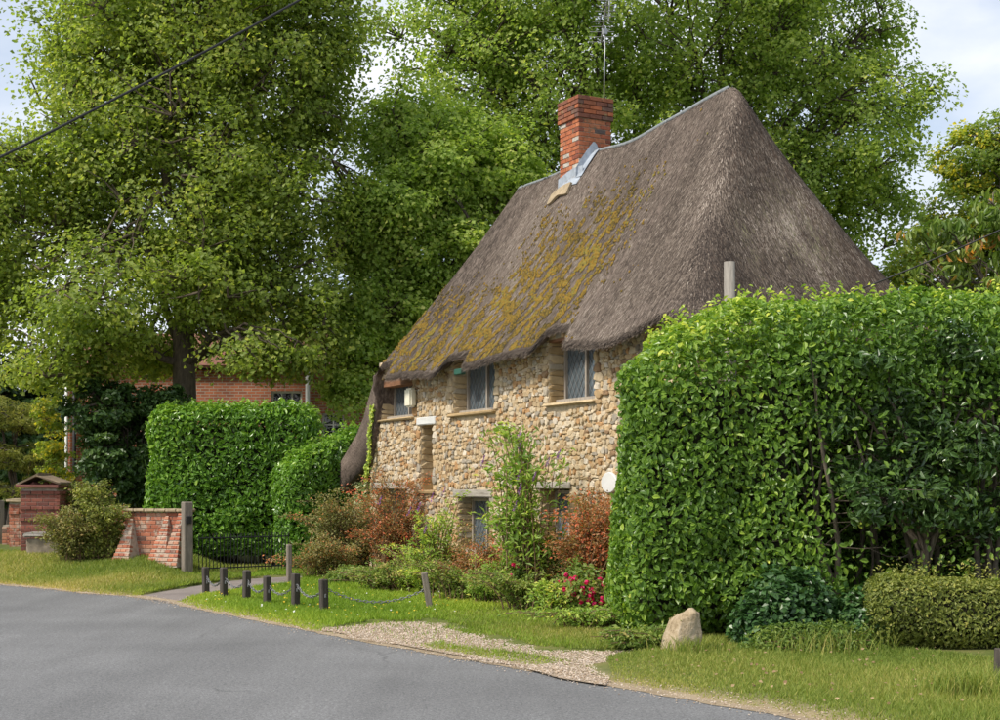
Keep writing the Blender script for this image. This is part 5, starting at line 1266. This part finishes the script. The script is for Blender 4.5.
# border perennials and weeds along the wall's foot
bl = ["yellow-green weeds at the leaning stake's foot", "low leafy weeds between leaning stake and rusty cotoneaster", "green border plant below the rusty cotoneaster",
      "leafy border plant at the tall buddleia's foot", "bright weeds before the small magenta plant", "spreading weeds between magenta shrub and gravel",
      "dark heather-like plant between magenta shrub and tall hedge", "low weeds beside the limestone boulder at hedge's foot", "leafy weeds before the red-tinged cotoneaster", "pale weeds where the last chain ends", "fresh green weeds at the sprawling cotoneaster's foot"]
for i, (px, yl, w_, h, mt, tb) in enumerate(((430, 1.5, 60, .50, 'f_budd', .15), (462, 1.6, 70, .42, 'f_weed', .1), (492, 1.4, 60, .45, 'f_budd', -.05), (525, 1.6, 60, .42, 'f_weed', .15), (553, 1.8, 60, .36, 'f_budd', .1),
        (592, 2.0, 80, .2, 'f_budd', .0), (625, 1.2, 40, .52, 'f_brown', -.1), (650, 2.5, 50, .22, 'f_weed', 0), (410, 1.3, 60, .5, 'f_budd', .2), (385, 1.9, 70, .34, 'f_weed', .1), (340, 1.9, 70, .30, 'f_weed', .05))):
    arching("border_plant", bl[i], px, garden_pt(px, yl), h * 1.15, w_ / FPX * 20 * .55, 60, 46, .055, M[mt], 160 + i, tb, cat="plant", aspect=.45, group="plants along the cottage border", side=.06)
# shrubs on the left bank
arching("bank_shrub", "brownish straggly shrub between the gate pier and garden wall", 72, 25.9, .85, .42, 90, 110, .055, M['f_brown'], 181)
arching("bank_shrub", "yellow-green leafy shrub against the garden wall's buttress", 103, 26.0, 1.1, .45, 90, 110, .065, M['f_lonic'], 182, .12)
arching("bank_shrub", "taller straggly shrub behind the brownish bank shrub by house", 86, 28.5, 1.25, .6, 50, 80, .06, M['f_lonic'], 183, .05)

# ------------------------------------------------------------------ posts, chains, stake, boulder, stump, pole, cables
PP = [(206, 595, 30), (224, 600, 29), (246.5, 602, 28.5), (267.5, 606, 27), (295.5, 609, 33), (324, 614, 32)]
ends = []
plab = ["dark timber chain post next to the driveway mouth", "second dark chain post counting from the driveway", "third dark chain post counting from the driveway", "fourth dark chain post counting from the driveway", "fifth dark chain post counting from the driveway", "last dark chain post, its chain running on into shrubs"]
for i, (px, py, hp_px) in enumerate(PP):
    x, y = gnd(px, py); h = hp_px / FPX * y
    o = post("chain_post", plab[i], "post", px, py, h, .095, M['post'], lean=(random.uniform(-.03, .03), random.uniform(-.04, .03)), group="dark posts of the chain fence")
    st_ = link("staple", bevel_box("staple", (.02, .02, .05), .004), M['chain'], o); st_.location = (.052, 0, h * .28)
    ends.append(np.array([x, y, gpt(x, y) + h * .74]))
sx, sy = gnd(429, 612)
o = link("leaning_stake", bevel_box("leaning_stake", (.085, .06, .80), .01, 1, .005), M['gatepost']); o.location = (sx, sy, .13); o.rotation_euler = (.03, -.16, .1); tag(o, "weathered grey timber stake leaning at the gravel's edge", "stake")
ends.append(np.array([sx - .05, sy, .30]))
# chain link geometry (each chain one thing, real links)
lk_ang = np.arange(8) * 2 * PI / 8
ring = np.stack([np.cos(lk_ang) * .034, np.sin(lk_ang) * .016, lk_ang * 0], 1)
clab = ["sagging chain between driveway post and second post", "sagging chain between the second and third posts", "sagging chain between the third and fourth posts", "sagging chain between the fourth and fifth posts", "sagging chain between the fifth and last posts", "long slack chain from the last post to leaning stake"]
for i in range(len(ends) - 1):
    a, b = ends[i], ends[i + 1]; Lc = np.linalg.norm(b - a); sag = .16 if i < 5 else .18
    nl_ = int(Lc * 1.12 / .052); g = Geo(); c0_ = (a + b) / 2
    ts_ = (np.arange(nl_) + .5) / nl_; P = a + (b - a) * ts_[:, None]; P[:, 2] -= sag * 4 * ts_ * (1 - ts_)
    P[:, 2] = np.maximum(P[:, 2], .05)
    Tn = unit(np.gradient(P, axis=0))
    for j in range(nl_):
        S = unit(np.cross(Tn[j], [0, 0, 1.])); Bv = np.cross(S, Tn[j])
        if j % 2: S, Bv = Bv, S
        rg = P[j] - c0_ + ring[:, :1] * Tn[j] + ring[:, 1:2] * S; rg = np.r_[rg, rg[:1]]
        g.tube(rg, .0055, 4, False)
    o = g.obj("post_chain", M['chain']); o.location = c0_; tag(o, clab[i], "chain", "chains of the chain fence")
# boulder
bm = bmesh.new(); bmesh.ops.create_icosphere(bm, subdivisions=5, radius=1)
V = np.array([v.co for v in bm.verts]); nz = snoise(V, 2.0, 201) * .12 + snoise(V, 5, 202) * .06 + snoise(V, 13, 203) * .025 + snoise(V, 30, 205) * .01
for v, q in zip(bm.verts, nz):
    c_ = v.co; k = max(abs(c_.x), abs(c_.y), abs(c_.z)); box = c_ / k; m_ = c_ * .45 + box * .5; m_ = m_ * (1 + q)
    tz = (m_.z + 1) / 2; v.co = Vector((m_.x * .205 * (1.22 - .50 * tz) + .05 * tz, m_.y * .19 * (1.1 - .3 * tz), m_.z * .27 + (.07 * m_.x * tz)))
me_ = bpy.data.meshes.new("boulder"); bm.to_mesh(me_); bm.free()
for p_ in me_.polygons: p_.use_smooth = True
o = link("boulder", me_, M['boulder']); x, y = gnd(681, 655); o.location = (x, y, .20); o.rotation_euler = (0, .04, .4); o.scale = (.88, .88, .90); tag(o, "pale limestone boulder with mossy top at the foot of tall hedge", "boulder")
rng = np.random.default_rng(204); bv = np.array([v.co for v in me_.vertices]); bn = np.array([v.normal for v in me_.vertices])
cand = np.where((bn[:, 2] > .45) & (bv[:, 2] > .1) & (snoise(bv, 14, 206) + 2.5 * (-bv[:, 0]) > -.1))[0]
g = Geo(); pk = rng.choice(cand, min(420, len(cand)), replace=len(cand) < 420); rocks(g, bv[pk] + rng.normal(0, .004, (len(pk), 3)), rng.uniform(.006, .016, len(pk)), rng, .7); g.obj("moss", M['f_brown'], o, attr='tint')
# stub post at the right edge
x, y = gnd(997, 690); o = link("stub_post", bevel_box("stub_post", (.085, .085, .38), .012, 1, .006), M['post']); o.location = (x + .03, y, .15); o.rotation_euler = (0, .03, .3); tag(o, "short dark timber stub post in the grass below low hedge", "post")
# wooden pole behind the tall hedge
Ypl = 17.0; p = at(731, 262, Ypl); g = Geo(); g.tube([(0, 0, 0), (-.01, 0, p[2] * .5), (-.03, 0, p[2])], [.09, .075, .068], 12); o = g.obj("wooden_pole", M['pole'], smooth=True); o.location = (p[0] + .01, Ypl, 0); tag(o, "silvery round timber pole standing up behind the tall hedge", "pole")
# cables
def cable(name, label, pts, r, sag):
    pts = np.array(pts); a, b = pts; t = np.linspace(0, 1, 40)[:, None]; P = a + (b - a) * t; P[:, 2] -= (sag * 4 * t * (1 - t))[:, 0]
    o = Geo().tube(P - a, r, 6).obj(name, M['black'], smooth=True); o.location = tuple(a); tag(o, label, "cable")
cable("overhead_cable", "thick dark overhead cable crossing in front of the broad tree", [at(-120, 216, 11.0), at(420, -68, 14.0)], .0125, .06)
cable("service_cable", "thin dark service cable rising from the hip end over tall hedge", [to_world(9.9, .6, 3.55), at(1110, 178, 15.5)], .010, .12)

# ------------------------------------------------------------------ grass
def blades(name, label, keep, mat, n, hgt, seed, dens_ref=12.0, bias=0.0, box=((-15, 8.0), (8.0, 29.0))):
    rng = np.random.default_rng(seed); X = rng.uniform(*box[0], n); Y = rng.uniform(*box[1], n)
    px = 500 + X / Y * FPX; k = (px > -25) & (px < 1025) & (rng.random(n) < np.minimum(1, (dens_ref / Y) ** 1.3))
    X, Y = X[k], Y[k]; sd = road_sd(X, Y); P2 = np.c_[X, Y]
    k = keep(X, Y, sd + .06 * snoise(P2, 7, seed), rng); X, Y, sd = X[k], Y[k], sd[k]; P2 = P2[k]; n = len(X)
    Z = ground_height(X, Y) - .006; a = rng.uniform(0, 6.28, n); pat = snoise(P2, 1.5, seed + 2)
    h = hgt * rng.uniform(.45, 1.35, n) * (1 + .35 * snoise(P2, 2.5, seed + 3)); h = np.maximum(h, .015) * (.45 + .55 * np.clip(sd / .5, 0, 1))
    w_ = rng.uniform(.004, .008, n) * np.clip(Y / 13, .8, 1.7); side = np.c_[np.cos(a), np.sin(a), np.zeros(n)] * w_[:, None]
    lean = np.c_[rng.normal(0, .45, n), rng.normal(0, .45, n), np.ones(n)] * h[:, None]; B = np.c_[X, Y, Z]
    V = np.stack([B - side, B + side, B + lean], 1).reshape(-1, 3)
    dry = np.clip(.36 + .30 * pat + rng.normal(0, .16, n) + bias + .35 * np.exp(-np.maximum(sd, 0) / .18), 0, 1)
    g = Geo().add(V, None, np.arange(n * 3).reshape(-1, 3), dry.repeat(3)); o = g.obj(name, mat, kind='stuff', attr='tint'); tag(o, label, "grass"); return o
def ingravel(X, Y):
    A, B = wob2(X, Y); return in_poly(A, B, GRAVEL) & ~in_poly(A, B, ISLE)
SPLIT = gnd(430, 651)
def loc_yl(X, Y): return (X - F0[0]) * NY[0] + (Y - F0[1]) * NY[1]
def mixw(X, Y): return sstep(-1.6, 1.2, X + .6 * snoise(np.c_[X, Y], 2.0, 307))
def okg(X, Y, sd, rng): return (sd > -.02) & ~in_poly(X, Y, DRIVE) & (~ingravel(X, Y) | (rng.random(len(X)) < .05)) & (loc_yl(X, Y) < -.3)
def keep_right(X, Y, sd, rng): return okg(X, Y, sd, rng) & ~((X > 1.5) & (Y > 14.9)) & (rng.random(len(X)) < mixw(X, Y))
def keep_lawn(X, Y, sd, rng): return okg(X, Y, sd, rng) & (X > -5.6) & (Y < 27) & (rng.random(len(X)) >= mixw(X, Y))
def keep_bank(X, Y, sd, rng): return (sd > -.02) & ~in_poly(X, Y, DRIVE) & (X <= -4.6) & ~((X > -5.6) & (Y < 21)) & (Y < 28)
blades("verge_grass", "dry mown grass verge beneath low hedge and boulder", keep_right, M['grass'], 380000, .044, 301, 14, .02, ((-2, 7), (8.5, 18)))
blades("lawn_grass", "bright green mown grass round the chain posts", keep_lawn, M['lush'], 330000, .052, 302, 18, -.05, ((-6, 1.3), (11.5, 27)))
blades("bank_grass", "rough grass bank below the garden wall and piers", keep_bank, M['grass'], 230000, .072, 303, 20, .05, ((-15, -4.5), (20, 28)))
# longer tufts
def tuft(name, label, x, y, n, h, sp, seed, mat='grass'):
    rng = np.random.default_rng(seed); zg = gpt(x, y); root_ = None
    b = np.c_[rng.normal(0, sp, n), rng.normal(0, sp * .7, n), np.zeros(n)]; hh_ = h * rng.uniform(.5, 1.2, n); le = np.c_[rng.normal(0, .4, n), rng.normal(0, .4, n), np.ones(n)] * hh_[:, None]
    a = rng.uniform(0, 6.28, n); sd_ = np.c_[np.cos(a), np.sin(a), a * 0] * .004; m_ = b + le * .55 * np.array([.7, .7, 1.1])
    V = np.stack([b - sd_, b + sd_, m_ + sd_ * .8, m_ - sd_ * .8, b + le], 1).reshape(-1, 3); i = np.arange(n)[:, None] * 5
    g = Geo().add(V, i + np.array([[0, 1, 2, 3]]), i + np.array([[3, 2, 4]]), np.clip(rng.normal(.35, .2, n), 0, 1).repeat(5)); o = g.obj(name, M[mat], attr='tint', kind='stuff'); o.location = (x, y, zg - .01); tag(o, label, "grass tuft")
tuft("grass_tuft", "long grass tuft round the stub post at verge edge", *gnd(975, 700), 900, .20, .2, 311)
tuft("grass_tuft", "wispy grass tuft hugging the limestone boulder's foot", *gnd(690, 658), 320, .17, .13, 312)
tuft("grass_tuft", "wispy tall grass tuft in front of the ivy clump", *gnd(825, 655), 420, .24, .30, 313)
# specks: lawn flowers, fallen leaves
def specks(name, label, mat, pts, size, seed, cat):
    rng = np.random.default_rng(seed); n = len(pts); g = Geo(); z = ground_height(pts[:, 0], pts[:, 1]) + rng.uniform(.03, .06, n)
    leaves(g, np.c_[pts, z], np.array([0, -.3, 1]) + rng.normal(size=(n, 3)) * .3, size * rng.uniform(.7, 1.3, n), rng.random(n), .9, .1, None, rng); o = g.obj(name, mat, kind='stuff', attr='tint'); tag(o, label, cat)
rng = np.random.default_rng(321); q = rng.uniform([-5.2, 15.5], [-.5, 23], (2500, 2)); q = q[keep_lawn(q[:, 0], q[:, 1], road_sd(q[:, 0], q[:, 1]) - .2, rng)]
specks("lawn_flowers", "tiny yellow flowers dotted through the grass round chain posts", M['f_yflower'], q[:170], .028, 322, "flowers")
specks("clover_heads", "white clover heads in the grass near the last chain", M['f_wflower'], q[170:215], .032, 323, "flowers")
q = rng.uniform([1.0, 10], [5.5, 14], (1200, 2)); q = q[keep_right(q[:, 0], q[:, 1], road_sd(q[:, 0], q[:, 1]), rng)]
specks("fallen_leaves", "dead leaves lying on the dry verge", M['f_dry'], q[:150], .032, 324, "leaves")
print("bricks on chimney", nc, "stones", len(allst), "tris", sum(len(m.loop_triangles) or sum(len(p.vertices) - 2 for p in m.polygons) if len(m.polygons) < 3000 else len(m.loops) - 2 * len(m.polygons) for m in bpy.data.meshes))
